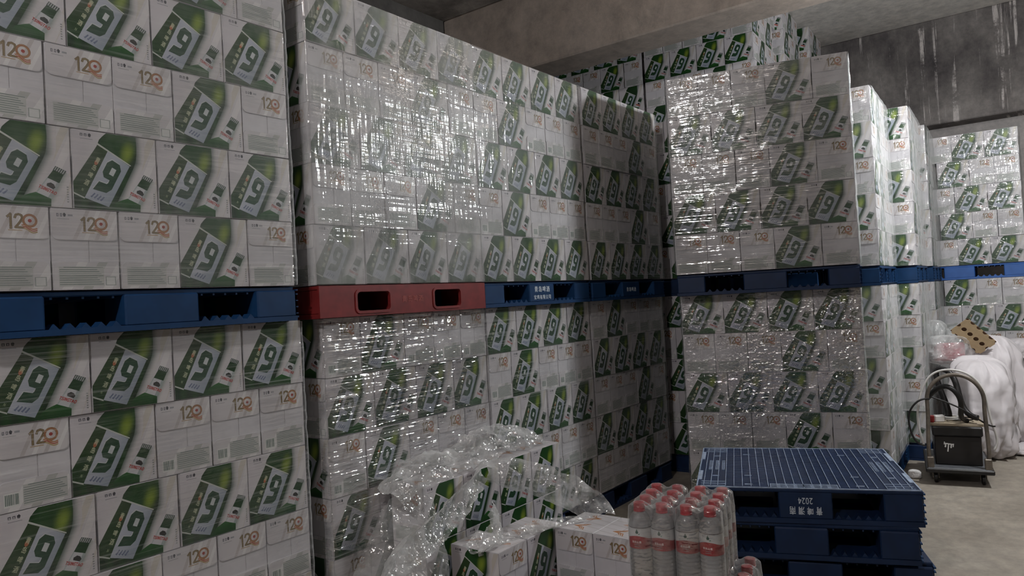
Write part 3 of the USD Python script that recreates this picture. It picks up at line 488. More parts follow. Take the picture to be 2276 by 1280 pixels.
for q, (key, x, y, ru, rd, name) in enumerate((
  ('T1', 6.235, 1.110, 'BE BB BE BB BE', 'BB BE BB BE BB', 'first stack behind middle stack'),
  ('T2', 7.255, 0.995, 'BB BE BB BE BB', 'BB BE BB BE BB', 'second stack behind middle stack'),
  ('T3', 8.310, 1.000, 'BE BB BE BB BE', 'BE BB BE BB BE', 'third stack behind middle stack'),
  ('T4', 9.250, 0.270, 'EBB BEE EBB BEE EBB', 'BEE EBB BEE EBB BEE', 'rightmost far stack'))):
    for lev, rows in ((1, ru), (0, rd)):
        rr = rows_(rows); wid = [sum(A_ if c == 'B' else A_*.75 for c in t) for t in rr]
        f = behind(x, y, 0); aisle[key] = f
        nm = ('upper ' if lev else 'lower ') + name; n = len(rr[0])
        for i, row in enumerate(rr):
            load(f, PAL + lev*LV + (4 - i)*H_, [row], nm, 'beer cartons, ' + nm, start=1.2 - wid[i], seed=50 + q*20 + i + lev*7, side=('right',), jit=1.3, deep={'T1': .98, 'T3': .82}.get(key, 1.0), rowname=[['top', '2nd', '3rd', '4th', 'bottom'][i]],
                 hide=(lambda a, b, k=key, m=len(row), lv=lev, ii=i: (k != 'T4' and b < m - 1) or (k == 'T3' and b == m - 1) or (lv == 0 and ii == 4)))
f4 = Frame(9.22, 0.235, R90 + TA); aisle['T5'] = f4
N1 = Frame(6.02, 3.44, R90 + TA)
for lev, rows in ((1, 'EEEBE BBBB EEEBE BBBB EEEBE'), (0, 'BBBB EEEBE BBBB EEEBE BBBB')):
    load(N1, PAL + lev*LV, rows_(rows), ('upper' if lev else 'lower') + ' stack in dark gap', 'beer cartons in the dark gap', seed=71 + lev, hide=lambda i, j, lev=lev: not (1 <= j <= 2) or (lev == 0 and i == 4), side=('right',))
S5, S6 = Frame(7.412, 3.573, R90 + .06), Frame(7.36, 4.80, R90 + .05)
Z3 = 3.946 - 2*H_
load(S5, Z3, rows_('BBBB EEEBE BBBB EEEBE BBBB'), 'high dark stack under beam', 'beer cartons, high dark stack', seed=81, hide=lambda i, j: i > 2, side=('right',), jit=.6, rowname=['top', '2nd', '3rd', '4th', 'bottom'])
load(S6, Z3, rows_('EEEBE BBBB EEEBE BBBB EEEBE'), 'high stack at beam left', 'beer cartons, high left stack', seed=82, hide=lambda i, j: i > 2 or (i == 2 and j < 2), jit=.6)
for k, f in enumerate((S5, S6)):
    for lev in (0, 1):
        load(f, PAL + lev*LV + .045*(lev + 1), rows_('BBBB EEEBE BBBB EEEBE BBBB'), '', '', hide=lambda i, j: True, seed=90 + k)
for k in (1, 2):                                  # further high stacks down the aisle: their lit end walls show above
    f = Frame(7.412 + .985*k, 3.573 - .03*k, R90 + .06)
    load(f, Z3, rows_('BBBB EEEBE BBBB EEEBE BBBB'), '', '', hide=lambda i, j: True, seed=95 + k, side=('right',), deep=.96)
# the opened pallet in front: a back row two cartons high, single cartons before it
OPX, OPY = 2.50, 2.745
op = [('B', 2.53 + .30*k + .15, 2.515 + CD/2, PAL + H_, 0, 'top carton of the opened pallet, %s from left, under loose film' % ORD[k]) for k in range(4)]
op += [('B', 2.53 + .30*k + .15, 2.515 + CD/2, PAL, 0, 'carton under the %s top carton of the opened pallet' % ORD[k]) for k in range(4)]
op += [('B', 2.626 + CD/2, 2.290, PAL, R90, 'single carton standing foremost on the opened pallet, lid and two sides showing'),
       ('B', 3.005, 2.145 + CD/2, PAL, 0, 'half-hidden bottle-print carton between the two foremost lidded cartons'),
       ('E', 3.075 + CW/2, 2.018, PAL, 0, 'left carton of the lidded flap-end pair beside the water bottles'),
       ('E', 3.075 + CW/2, 1.793, PAL, 0, 'right carton of the lidded flap-end pair beside the water bottles')]
for c, x, y, z, rz, lb in op:
    todo.append((0.1, 'white ' + lb, (x, y, z + .0005), rz, 'cartons on the opened pallet'))
for k in range(4):                                # cartons that carry the water bottles, below the frame
    stuff.append(((2.08 + .236*(k % 2), .90, (k//2)*H_), math.pi/2 + .2)); stuff.append(((2.00 + .236*(k % 2), .57, (k//2)*H_), math.pi/2 + .2))
todo.sort(key=lambda q: q[0])
for d, lb, loc, rz, gr in todo[:300]: build_carton(lb, loc, rz, gr)
rest = stuff + [(q[2], q[3]) for q in todo[300:]]
V, F, C = [], [], []
for k, (loc, rz) in enumerate(rest):
    V.append(LOV @ rotz(rz).T + loc); F.append(LOF + k*len(LOV)); C.append(LOC_)
say(obj('stacked_cartons', trimesh.Trimesh(np.vstack(V), np.vstack(F), process=False), M['print'], None, False, np.vstack(C)),
    'remaining white beer cartons deep in the far and side walls of the stacks', 'cartons', None, 'stuff')
print('cartons', len(todo), 'rest', len(rest), 'lo faces', len(LOF), 'full', sum(len(p[1].faces) + (len(p[3][1].faces) if len(p) > 3 else 0) for p in PARTS))

# ------------------------------------------------------------------ pallets: 1.2 x 1.0 m moulded plastic, four-way entry
PW, PD, PH = 1.2, 1.0, PAL - .003
def text_on(s, size, gap, rows, width):
    """Lettering as thin raised outlines, centred, reading along +x; rows top first."""
    ms = []
    for k, row in enumerate(rows):
        g = word(row, gap, latin=row[0] in '0123456789'); b = g.bounds
        sc = size[k]; g = affinity.affine_transform(g, [sc, 0, 0, sc, -sc*(b[0] + b[2])/2, -sc*(b[1] + b[3])/2 + width*(len(rows)/2 - .5 - k)])
        ms.append(ext(g.simplify(.0003), 0, .0008))
    return cat_(ms)
BLK_X, BLK_Y = ((0, .2), (.455, .745), (1.0, 1.2)), ((0, .17), (.415, .585), (.83, 1.0))
def pallet(label, loc, rz, m, group=None, text=None, framed=False, grid=False, invert=False, ends=True, ink='white_ink'):
    t = thing('plastic_pallet', label, 'pallet', loc, rz, group)
    zt = PH - .019
    obj('top_deck', cbox((0, 0 if grid or framed else .022, zt), (PW, PD, PH - (.004 if grid else 0)), .004), M[m], t)
    for i, (x0, x1) in enumerate(BLK_X):
        for j, (y0, y1) in enumerate(BLK_Y):
            q = .006 if (j == 0 and not framed) else 0
            obj('leg', cbox((x0 + .003, y0 + .002, .018), (x1 - .003, y1 - .002, zt + .003), .006), M[m], t)
    ring = sbox(0, 0, PW, PD)
    for x0, x1 in ((.215, .44), (.76, .985)):
        for y0, y1 in ((.185, .40), (.60, .815)): ring = ring.difference(rrect(x0, y0, x1, y1, .02))
    obj('bottom_frame', ext(ring, 0, .021), M[m], t)
    if framed:                                      # skirt with two rounded fork openings
        sk = sbox(.001, .001, PW - .001, PH - .001)
        for x0, x1 in ((.225, .435), (.765, .975)): sk = sk.difference(rrect(x0, .026, x1, .116, .02))
        f = ext(sk, 0, .012); f.apply_transform(tm(np.array([[1, 0, 0], [0, 0, 1], [0, 1, 0]]), (0, -.006, 0))); f.invert()
        obj('skirt', f, M[m], t)
        for x0, x1 in ((.225, .435), (.765, .975)):
            lip = rrect(x0 - .014, .012, x1 + .014, .130, .028).difference(rrect(x0 - .002, .024, x1 + .002, .118, .02))
            f = ext(lip, 0, .006); f.apply_transform(tm(np.array([[1, 0, 0], [0, 0, 1], [0, 1, 0]]), (0, -.011, 0))); f.invert()
            obj('opening_rim', f, M[m], t)
    else:                                           # stiffening ribs on the ledge under each fork opening
        r = []
        for x0, x1 in ((.2, .455), (.745, 1.0)):
            n = 5
            for k in range(n):
                c = x0 + (x1 - x0)*(k + .5)/n
                r.append(ext(Polygon([(c - .017, 0), (c + .017, 0), (c, .019)]), 0, .05).apply_transform(tm(np.array([[1, 0, 0], [0, 0, 1], [0, 1, 0]]), (0, .012, .0205))))
                r.append(bx((c - .004, .03, zt - .009), (c + .004, .9, zt)))
        obj('ledge_rib', cat_(r), M[m], t, kind='stuff')
    if ends:                                        # ribbed end wall: fins and pockets
        f = []
        for y0, y1 in BLK_Y:
            for z in (.030, .058, .086, .114): f.append(bx((PW - .002, y0 + .004, z), (PW + .009, y0 + .035, z + .005)))
            for y in (y0 + .045, (y0 + y1)/2 + .02, y1 - .008): f.append(bx((PW - .002, y, .02), (PW + .009, y + .006, zt)))
        f.append(bx((PW - .002, .002, zt), (PW + .009, PD - .002, zt + .006))); f.append(bx((PW - .002, .002, .012), (PW + .009, PD - .002, .020)))
        obj('end_rib', cat_(f), M['blue'] if m == 'navy' else M[m], t, kind='stuff')
    if text:
        q = text_on('', *text)
        if invert: q.apply_transform(tm(rotz(math.pi)))
        q.apply_transform(tm(np.array([[1, 0, 0], [0, 0, -1], [0, 1, 0]]), (.6, -.0005 + (.0022 if not framed else -.0062), PH*.5)))
        obj('lettering', q, M[ink], t)
    if grid:                                        # lattice deck: proud ribs, lamp sheen in their tone, over sunken cells
        z0, z1, r, w = PH - .0045, PH, [], []
        lim = lambda a, b, c, d: bx((a, b, z0), (c, d, z1))
        side = .17
        for x in np.linspace(side, PW - side, 19): r.append(lim(x - .0016, .03, x + .0016, PD - .012))
        for y in np.linspace(.03, PD - .03, 34): w.append(bx((side, y - .0011, z0), (PW - side, y + .0011, z1 - .0034)))
        r += [lim(.004, .004, PW - .004, .010), lim(.004, PD - .010, PW - .004, PD - .004), lim(.004, .004, .011, PD - .004), lim(PW - .011, .004, PW - .004, PD - .004)]
        for sx in (0, 1):
            X = (lambda a: a) if sx == 0 else (lambda a: PW - a)
            def B(a, b, c, d): r.append(lim(min(X(a), X(c)), b, max(X(a), X(c)), d))
            for a in (.045, .085, .125): B(a - .0016, .03, a + .0016, PD - .03)
            for a in (.072, .112, .152):
                B(a - .009, .40, a - .007, .62); B(a + .007, .40, a + .009, .62)
                for y in np.linspace(.40, .62, 9): B(a - .009, y - .0015, a + .009, y + .0015)
            for y in (.03, .075, .12, .88, .925, .97): B(.03, y - .0017, side, y + .0017)
            for y0, y1 in ((.16, .36), (.66, .86)): B(.012, y0, .030, y1)
            for y in (.25, .75): B(.09, y - .004, .13, y + .004)
        for x in np.linspace(.42, .78, 5): r.append(lim(x - .0016, .008, x + .0016, .085))
        for y in (.035, .06, .085): r.append(lim(.42, y - .0016, .78, y + .0016))
        for k, x in enumerate(np.linspace(.465, .735, 4)): r += [lim(x - .010, y - .003, x + .010, y + .003) for y in (.022, .047, .072)]
        for x, y in ((.30, .07), (.30, .26), (.90, .07), (.90, .26), (.90, .80), (.30, .80)): r.append(lim(x - .022, y - .003, x + .022, y + .003))
        obj('lattice_rib', cat_(r), M['rib_sheen'], t, kind='stuff'); obj('lattice_bar', cat_(w), M[m], t, kind='stuff')
    return t
def under(fr, lev, shift=0.0): o = fr.at(shift, -.004); return (o[0], o[1], lev*LV)
NAMES = {'L1': 'far left', 'L2': 'red', 'L3': 'third', 'L4': 'last'}
tx = (('青岛啤酒', '宝鸡有限公司'),)
pallet('blue plastic pallet carrying the upper stack at far left', under(lefts['L1U'][0], 1), 0, 'blue')
pallet('red plastic pallet with two rounded fork openings carrying an upper stack', under(lefts['L2U'][0], 1), 0, 'red', text=((.036,), 1.1, ('青岛啤酒',), .05), framed=True, ink='pink_ink')
pallet('blue plastic pallet with white lettering right beside the red pallet', under(lefts['L3U'][0], 1, .002), 0, 'blue', text=((.040, .030), 1.12, ('青岛啤酒', '宝鸡有限公司'), .052))
pallet('blue plastic pallet in the dark, last of the left row', under(lefts['L4U'][0], 1, .004), 0, 'blue', text=((.036,), 1.12, ('青岛啤酒',), .05))
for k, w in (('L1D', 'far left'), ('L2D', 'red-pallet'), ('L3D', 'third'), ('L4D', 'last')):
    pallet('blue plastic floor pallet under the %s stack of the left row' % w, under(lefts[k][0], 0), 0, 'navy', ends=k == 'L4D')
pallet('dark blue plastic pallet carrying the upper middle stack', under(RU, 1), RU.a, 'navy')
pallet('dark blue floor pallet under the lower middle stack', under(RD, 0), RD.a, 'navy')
for k, w in (('T1', 'first'), ('T2', 'second'), ('T3', 'third'), ('T4', 'rightmost far')):
    c = 'bright_blue' if k == 'T4' else 'blue'
    pallet('%s plastic pallet between the two loads of the %s stack%s' % ('bright blue' if k == 'T4' else 'blue', w, '' if k == 'T4' else ' behind the middle one'), under(aisle[k], 1), aisle[k].a, c)
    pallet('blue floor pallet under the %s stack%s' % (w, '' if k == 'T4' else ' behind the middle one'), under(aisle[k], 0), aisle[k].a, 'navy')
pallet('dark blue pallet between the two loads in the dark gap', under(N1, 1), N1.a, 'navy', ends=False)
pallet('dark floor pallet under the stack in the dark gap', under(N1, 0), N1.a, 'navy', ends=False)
for f, w in ((S5, 'high dark stack under the beam'), (S6, 'high stack at the left end of the beam')):
    o = f.at(0, 0); pallet('pallet hidden under the ' + w, (o[0], o[1], Z3 - PAL), f.a, 'navy', ends=False)
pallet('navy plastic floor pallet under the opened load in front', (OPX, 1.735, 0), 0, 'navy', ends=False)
# empty pallets lying in front of the middle stack, the topmost turned over so its lettering hangs upside down
EA = R90 + .35
def taller(t): UsdGeom.Xformable(t).AddScaleOp().Set(Gf.Vec3f(1.1/1.2, 1.0, 1.215))   # a shorter, taller pattern of pallet
EH = 1.215*(PAL - .003) + .0005
taller(pallet('lowest of the three empty dark blue pallets stacked on the floor', (3.725, 1.605, 0), EA + .01, 'navy'))
taller(pallet('middle one of the three empty dark blue pallets', (3.700, 1.660, EH), EA - .02, 'navy'))
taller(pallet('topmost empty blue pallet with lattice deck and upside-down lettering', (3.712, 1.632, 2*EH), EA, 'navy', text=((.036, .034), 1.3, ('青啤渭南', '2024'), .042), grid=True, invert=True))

# ------------------------------------------------------------------ stretch wrap round the loads
def wrap(fr, z0, z1, m, label, seed, w=1.2, left=.0, right=.12, amp=.004, off=.010, sag=0.0, start=0.0):
    path, hor = [], m not in ('wrap_milky', 'wrap_milky_thin', 'wrap_side')
    if left: path += [(start - off, d) for d in np.arange(left, .02, -.03)]
    path += [(start - off*.7, -off*.7)] + [(u, -off) for u in np.arange(start + .01, w - .005, .012)] + [(w + off*.7, -off*.7)]
    if right: path += [(w + off, d) for d in np.arange(.02, right, .03)]
    path = np.array(path); zs = np.arange(z0, z1 + .001, .0118)
    n = np.gradient(path, axis=0); n = np.c_[n[:, 1], -n[:, 0]]; n /= np.linalg.norm(n, axis=1)[:, None]
    P3 = np.array([[(*fr.at(*q), z) for z in zs] for q in path])
    nw = np.array([fr.al*a + fr.inw*b for a, b in n])
    d = nz(P3*np.array([1.2, 1.2, 3.0]), 4.0, seed, 3)*amp*2.2 + nz(P3*(np.array([1, 1, 5.0]) if hor else np.array([3.5, 3.5, 1.0])), 5.0, seed + 50, 2)*amp*1.1
    P3[..., :2] += nw[:, None, :]*d[..., None]
    v = P3.reshape(-1, 3); f = grid_faces(len(path), len(zs))
    return say(obj('stretch_wrap', (v, f), M[m], None, True), label, 'plastic film', 'stretch wrap round the loads')
for k, (key, m, nm) in enumerate((('L1U', 'wrap_hazy', 'upper stack at far left'), ('L1D', 'wrap_thin', 'lower stack at far left'), ('L2U', 'wrap_milky', 'load on the red pallet'), ('L2D', 'wrap_horizontal', 'load under the red pallet'),
        ('L3U', 'wrap_milky_thin', 'upper stack right of the red pallet'), ('L3D', 'wrap_thin', 'lower stack right of the red pallet'), ('L4U', 'wrap_thin', 'upper stack ending the left row'), ('L4D', 'wrap_thin', 'lower stack ending the left row'))):
    fr, lev = lefts[key][:2]; z0 = PAL + lev*LV
    wrap(fr, z0 + .004, z0 + 5*H_ + .004, m, 'clear stretch wrap drawn tight round the ' + nm, 100 + k, left=.05 if key[1] in '12' else 0, right={'1': .06, '2': 0, '3': 0, '4': .9}[key[1]])
wrap(RU, PAL + LV + .004, PAL + LV + 5*H_ + .004, 'wrap_glint', 'clear glinting stretch wrap round the upper middle stack', 120, left=.3, right=.9)
wrap(RD, PAL + .004, PAL + 5*H_ + .004, 'wrap_sparkle', 'clear glinting stretch wrap round the lower middle stack', 121, left=.3, right=.9)
for k, (key, w) in enumerate((('T1', 'first stack behind the middle one'), ('T2', 'second stack behind the middle one'), ('T3', 'third stack behind the middle one'), ('T4', 'rightmost far stack'))):
    for lev in (1, 0):
        wrap(aisle[key], PAL + lev*LV + .004, PAL + lev*LV + 5*H_ + .004, 'wrap_side', 'whitish stretch wrap round the %s load of the %s' % ('upper' if lev else 'lower', w), 130 + 2*k + lev, right=.98, start=.25, off=.016, amp=.008)

# ------------------------------------------------------------------ crumpled loose film over the opened pallet
def ribbon(name, path, width, across, label, seed, nu=90, nv=40, amp=.03, f=9.0, m='wrap_crumpled', belly=0.0, gather=None):
    """A strip of film: path = points along its middle, width = widths along it, across = directions across it; crumpled by noise."""
    from scipy.interpolate import PchipInterpolator as CS
    path, across = np.array(path, float), np.array(across, float); t = np.linspace(0, 1, len(path)); u = np.linspace(0, 1, nu)
    P, A, W = CS(t, path)(u), CS(np.linspace(0, 1, len(across)), across)(u), np.interp(u, np.linspace(0, 1, len(width)), width)
    A /= np.linalg.norm(A, axis=1)[:, None]
    tg = np.gradient(P, axis=0); nn = np.cross(tg, A); nn /= np.linalg.norm(nn, axis=1)[:, None] + 1e-9
    v = np.linspace(-.5, .5, nv)
    S = P[:, None] + A[:, None]*(W[:, None, None]*v[None, :, None])
    edge = np.abs(v)**2*4
    S = S + nn[:, None]*(belly*(1 - edge))[None, :, None]
    q = S.reshape(-1, 3)
    k1, k2, k3 = nz(q, f, seed, 2), nz(q, f*2.6, seed + 7, 2), nz(q, f*6.5, seed + 13, 2)
    rid = np.abs(k1)*-2.4 + .4 + np.abs(k2)*-1.0 + np.abs(k3)*-.4
    q = q + np.repeat(nn, nv, axis=0)*(rid*amp)[:, None] + np.c_[nz(q, f*1.3, seed + 21), nz(q, f*1.3, seed + 22), nz(q, f*1.3, seed + 23)]*amp*.9
    return say(obj(name, (q, grid_faces(nu, nv)), M[m], None, True), label, 'plastic film', 'torn film on the opened pallet')
Z1, Z2 = PAL + H_, PAL + 2*H_
ribbon('loose_film', [(2.40, 2.60, Z2 - .02), (2.60, 2.62, Z2 + .045), (2.95, 2.63, Z2 + .06), (3.20, 2.63, Z2 + .10), (3.45, 2.63, Z2 + .085), (3.68, 2.62, Z2 - .005)], [.18, .24, .22, .26, .24, .14], [(0, 1, .30), (0, 1, .35), (0, 1, .5), (0, 1, .55), (0, 1, .2)],
       'crumpled clear film heaped along the top of the opened pallet', 3, 120, 46, amp=.05, f=8, belly=.03)
ribbon('loose_film', [(2.46, 2.54, Z2 + .03), (2.36, 2.48, .60), (2.20, 2.36, .46), (2.02, 2.24, .34), (1.90, 2.10, .20)], [.36, .42, .5, .6, .7], [(1, .25, .10), (1, -.15, .15), (1, -.35, .1), (1, -.4, .05)],
       'sheer film curtain falling leftward from the opened pallet to the floor', 5, 110, 60, amp=.030, f=6, belly=.05, m='wrap_sheer')
ribbon('loose_film', [(2.98, 2.46, .735), (2.80, 2.41, .665), (2.58, 2.36, .61), (2.36, 2.30, .575), (2.14, 2.25, .55), (1.98, 2.18, .47)], [.13, .17, .19, .19, .17, .2], [(.35, .1, .9), (.40, .1, .9), (.35, 0, .9), (.3, 0, .95)],
       'twisted film strip slanting down across the front of the opened pallet', 8, 110, 40, amp=.028, f=9, belly=.05)
ribbon('loose_film', [(2.93, 2.47, .72), (3.03, 2.41, .70), (3.11, 2.29, .665), (3.15, 2.14, .62), (3.15, 2.00, .565), (3.13, 1.89, .50)], [.10, .15, .18, .20, .20, .16], [(.1, -.2, 1), (.15, -.4, 1), (.2, -.6, .8), (.2, -.8, .5), (.5, -1, .2)],
       'bunched clear film trailing rightward over the opened pallet', 12, 110, 44, amp=.042, f=9, belly=.05)
ribbon('loose_film', [(2.60, 2.25, Z1 + .012), (2.78, 2.20, Z1 + .016), (2.98, 2.15, Z1 + .03), (3.22, 2.05, Z1 + .014)], [.07, .06, .06, .05], [(0, .3, 1), (0, .5, .8), (0, .6, .8), (.2, .9, .3)],
       'narrow band of film stretched between the lidded cartons', 15, 70, 14, amp=.010, f=12)
ribbon('loose_film', [(2.84, 2.36, .56), (2.80, 2.30, .50), (2.72, 2.26, Z1 + .03), (2.58, 2.26, Z1 + .02)], [.12, .16, .2, .14], [(.7, .3, .3), (.6, .5, .2), (.3, .8, 0), (.1, 1, 0)],
       'small crumple of film lying behind the foremost lidded carton', 17, 70, 34, amp=.032, f=11, belly=.03)

# ------------------------------------------------------------------ water bottles in two shrink-wrapped packs, one layer above another
BR, BHT = .0325, .2170
def bottle_profile():
    p = [(0, .004), (.018, .001), (.026, .003), (.0315, .010)]
    for k in range(7):                                            # ribbed lower barrel
        z = .014 + k*.0108; p += [(.0316, z), (.0325, z + .002), (.0325, z + .006), (.0308, z + .0088)]
    p += [(.0322, .0905), (.0325, .092), (.0325, .152), (.0321, .155), (.0310, .163), (.0280, .174), (.0225, .184), (.0165, .190), (.0145, .192), (.0145, .1945)]
    return p
PET = lathe(bottle_profile(), 28)
CAPM = lathe([(0, .1925), (.0168, .1925), (.0168, .196), (.0160, .1966), (.0163, .2150), (.0150, .2168), (0, .2170)], 28)
def wrap_label():
    """Label sheet rolled round the barrel: white above with a green leaf mark, red wave below with white characters."""
    W, h = 2*math.pi*(BR + .0006), .060; c = W/2
    wave = [(0, 0), (W, 0)] + [(x, h*(.52 + .09*math.cos((x - c)/W*4*math.pi))) for x in np.linspace(W, 0, 60)]
    L = [(sbox(0, 0, W, h), (.55, .55, .56), .006), (Polygon(wave), (.30, .012, .018), .006)]
    L.append((sbox(0, h*.965, W, h), (.10, .08, .09), .006))
    for s in (-1, 0, 1):
        x = c + s*W/3*1.0
        L.append((Polygon([(x, h*.94), (x + .0045, h*.78), (x + .0018, h*.70), (x, h*.73), (x - .0018, h*.70), (x - .0045, h*.78)]), (.01, .07, .05), 0))
        L.append((Polygon([(x + .003, h*.70), (x + .009, h*.74), (x + .006, h*.66)]), (.05, .2, .13), 0))
        g = word('农夫山泉', 1.08).buffer(.03); b = g.bounds; sc = .0066
        L.append((affinity.affine_transform(g, [sc, 0, 0, sc, x - sc*(b[0] + b[2])/2 - .002, h*.28]), (.60, .52, .52), 0))
        for k in range(2): L.append((sbox(x - .010, h*(.19 - .09*k), x + .008, h*(.22 - .09*k)), (.50, .30, .30), 0))
    m, col = sheet(L, sbox(0, 0, W, h)); v = np.array(m.vertices); a = (v[:, 0] - c)/(BR + .0006)
    return trimesh.Trimesh(np.c_[(BR + .0006)*np.sin(a), -(BR + .0006)*np.cos(a), v[:, 1] + .0922], m.faces, process=False), col
LBL, LBLC = wrap_label()
first_bottle = []
def water_bottle(label, loc, rz, group):
    t = thing('water_bottle', label, 'bottle', loc, rz, group)
    if first_bottle:
        t.GetReferences().AddInternalReference(first_bottle[0].GetPath()); t.SetInstanceable(True); return
    first_bottle.append(t)
    obj('bottle_body', PET, M['pet'], t, True); obj('cap', CAPM, M['cap'], t, 40); obj('label', LBL, M['label'], t, True, LBLC)
WA = .20; WX, WY = 1.885, 1.005                                    # front left bottle; rows run away from the viewer
wal, win = np.array((math.sin(WA), -math.cos(WA))), np.array((math.cos(WA), math.sin(WA)))
def wpos(c, r): return np.array((WX, WY)) + wal*(.0655*c + (.004 if c > 1 else 0)) + win*.0675*r
ROW = ['front', 'second', 'third', 'back']; COL = ['leftmost', 'second from left', 'third from left', 'rightmost']
WZ = 2*H_ + .219
for r_ in range(4):
    for c_ in range(4):
        q = wpos(c_, r_)
        water_bottle('clear water bottle with red cap, %s in the %s row, upper packs' % (COL[c_], ROW[r_]), (q[0], q[1], WZ), R90 + WA + rng.uniform(-.12, .12), 'shrink-wrapped water bottles')
WZL = 2*H_
for r_ in range(4):
    for c_ in range(4):
        q = wpos(c_, r_) + wal*.062 + win*.045
        if c_ >= 2: water_bottle('water bottle of the lower pack at lower right, %s row, %s column' % (ROW[r_], ['inner', 'outer'][c_ - 2]), (q[0], q[1], WZL), R90 + WA, 'lower water bottles')
        else: water_bottle('water bottle hidden in the lower pack below the frame, %s row, %s column' % (ROW[r_], ['left', 'right'][c_]), (q[0], q[1], WZL), R90 + WA, 'hidden lower water bottles')
def shrink(cols, label, dz, shift, seed):
    """Film drawn over a pack of 2 x 4: sags between the caps, bulges round the bottles."""
    cs = [wpos(c, r) + shift for c in cols for r in range(4)]; cen = np.mean(cs, axis=0)
    lu = np.array([((q - cen) @ wal, (q - cen) @ win) for q in cs])
    hx, hy = .0655/2 + BR + .0022, .0675*1.5 + BR + .0022
    nu, nv = 40, 70; U_, V_ = np.linspace(-1, 1, nu), np.linspace(-1, 1, nv)
    ring = []
    for k in range(132):                                           # outline of the pack, film spanning slightly into the notches
        a = 2*math.pi*k/132; d = np.array((math.cos(a), math.sin(a))); best = 0
        for q in lu:
            p = q @ d; perp = q @ q - p*p
            if perp < (BR + .0022)**2: best = max(best, p + math.sqrt((BR + .0022)**2 - perp))
        ring.append(best)
    ring = np.array(ring)
    from scipy.spatial import ConvexHull
    pts = np.array([(ring[k]*math.cos(2*math.pi*k/132), ring[k]*math.sin(2*math.pi*k/132)) for k in range(132)])
    hull = Polygon(pts[ConvexHull(pts).vertices]).exterior
    hp = []
    for k in range(132):
        a = 2*math.pi*k/132; ln = LineString([(0, 0), (math.cos(a), math.sin(a))]); i = hull.intersection(ln); hp.append(math.hypot(i.x, i.y))
    ring = .55*ring + .45*np.array(hp)
    def top(u, v):
        best = .150
        for q in lu:
            d = math.hypot(u - q[0], v - q[1])
            best = max(best, .2185 if d < .0155 else .2185 - (d - .0155)*(.75 if d < .030 else 1.15) - (0 if d < .030 else -.0058))
        # film spans between the two caps of a row and along the rows
        for q in lu[:4]:
            j = int(np.argmin(np.abs(lu[4:, 1] - q[1]))) + 4
            if abs(v - q[1]) < .0145 and min(q[0], lu[j][0]) < u < max(q[0], lu[j][0]): best = max(best, .2185 - .010*math.sin(math.pi*(u - min(q[0], lu[j][0]))/.0655) - max(0, abs(v - q[1]) - .010)*1.2)
        return best
    ts = np.linspace(0, 1, 26); P = []
    for k in range(133):
        a = 2*math.pi*(k % 132)/132; R = ring[k % 132]
        col = []
        for s in np.linspace(.002, .165, 16): col.append((R*math.cos(a), R*math.sin(a), s))
        for t in ts[1:]:
            f = 1 - t; u, v = R*f*math.cos(a), R*f*math.sin(a); col.append((u, v, max(top(u, v), .165)))
        P.append(col)
    P = np.array(P); q = P.reshape(-1, 3); q[:, :2] *= (1 + nz(q, 40, seed)[:, None]*.012)
    w = np.c_[cen[0] + q[:, 0]*wal[0] + q[:, 1]*win[0], cen[1] + q[:, 0]*wal[1] + q[:, 1]*win[1], q[:, 2] + dz]
    say(obj('shrink_wrap', (w, grid_faces(133, P.shape[1])), M['shrink'], None, True), label, 'plastic film')
shrink((0, 1), 'tight clear shrink film over the left pack of water bottles', WZ, np.zeros(2), 3)
shrink((2, 3), 'tight clear shrink film over the right pack of water bottles', WZ, np.zeros(2), 4)
shrink((2, 3), 'clear shrink film over the lower water pack at lower right', WZL, wal*.062 + win*.045, 5)

# ------------------------------------------------------------------ hand cart with its load
cx, cy = 6.425, .905                                     # near left corner of the deck
cal, cin = np.array((math.sin(.16), -math.cos(.16))), np.array((math.cos(.16), math.sin(.16)))
def cp(u, d, z): return (cx + cal[0]*u + cin[0]*d, cy + cal[1]*u + cin[1]*d, z)
CRZ = math.atan2(cal[1], cal[0])
ct = thing('platform_cart', 'grey platform hand cart with a timeworn arched tube handle beside white sacks', 'hand cart', (cx, cy, 0), CRZ)
obj('deck', cbox((0, 0, .105), (.435, .72, .135), .010), M['deck_grey'], ct)
obj('bumper', cat_([cbox((-.008, -.012, .098), (.443, .012, .130), .006), cbox((-.008, 0, .098), (.010, .72, .130), .005), cbox((.425, 0, .098), (.443, .72, .130), .005)]), M['rubber'], ct)
for wx in (.06, .375):
    for wy in (.10, .62):
        w_ = lathe([(0, -.014), (.036, -.014), (.045, -.009), (.045, .009), (.036, .014), (0, .014)], 24); w_.apply_transform(trimesh.transformations.rotation_matrix(math.pi/2, (0, 1, 0))); w_.apply_translation((wx, wy, .045))
        o = obj('wheel', w_, M['rubber'], ct, 40)
        obj('fork', cat_([bx((wx - .022, wy - .02, .04), (wx - .018, wy + .02, .105)), bx((wx + .018, wy - .02, .04), (wx + .022, wy + .02, .105))]), M['tube_steel'], o)
arc = [(.028, .03, .13), (.026, .03, .45), (.030, .03, .62)] + [(.2175 - .188*math.cos(a), .03, .655 + .195*math.sin(a)) for a in np.linspace(.12, math.pi - .12, 15)] + [(.405, .03, .62), (.409, .03, .45), (.407, .03, .13)]
obj('handle', tube(arc, .0145, 12, 70), M['tube_steel'], ct, True)
for u in (.028, .407): obj('socket', cbox((u - .024, .008, .13), (u + .024, .054, .215), .006), M['tube_steel'], ct)
bt = thing('equipment_case', 'black box-shaped battery case with white mark standing on the hand cart', 'case', cp(.065, .12, .1355), CRZ)
obj('body', cbox((0, 0, 0), (.315, .42, .225), .006), M['black_box'], bt)
obj('lid', cbox((-.012, -.012, .225), (.327, .43, .30), .010), M['rubber'], bt)
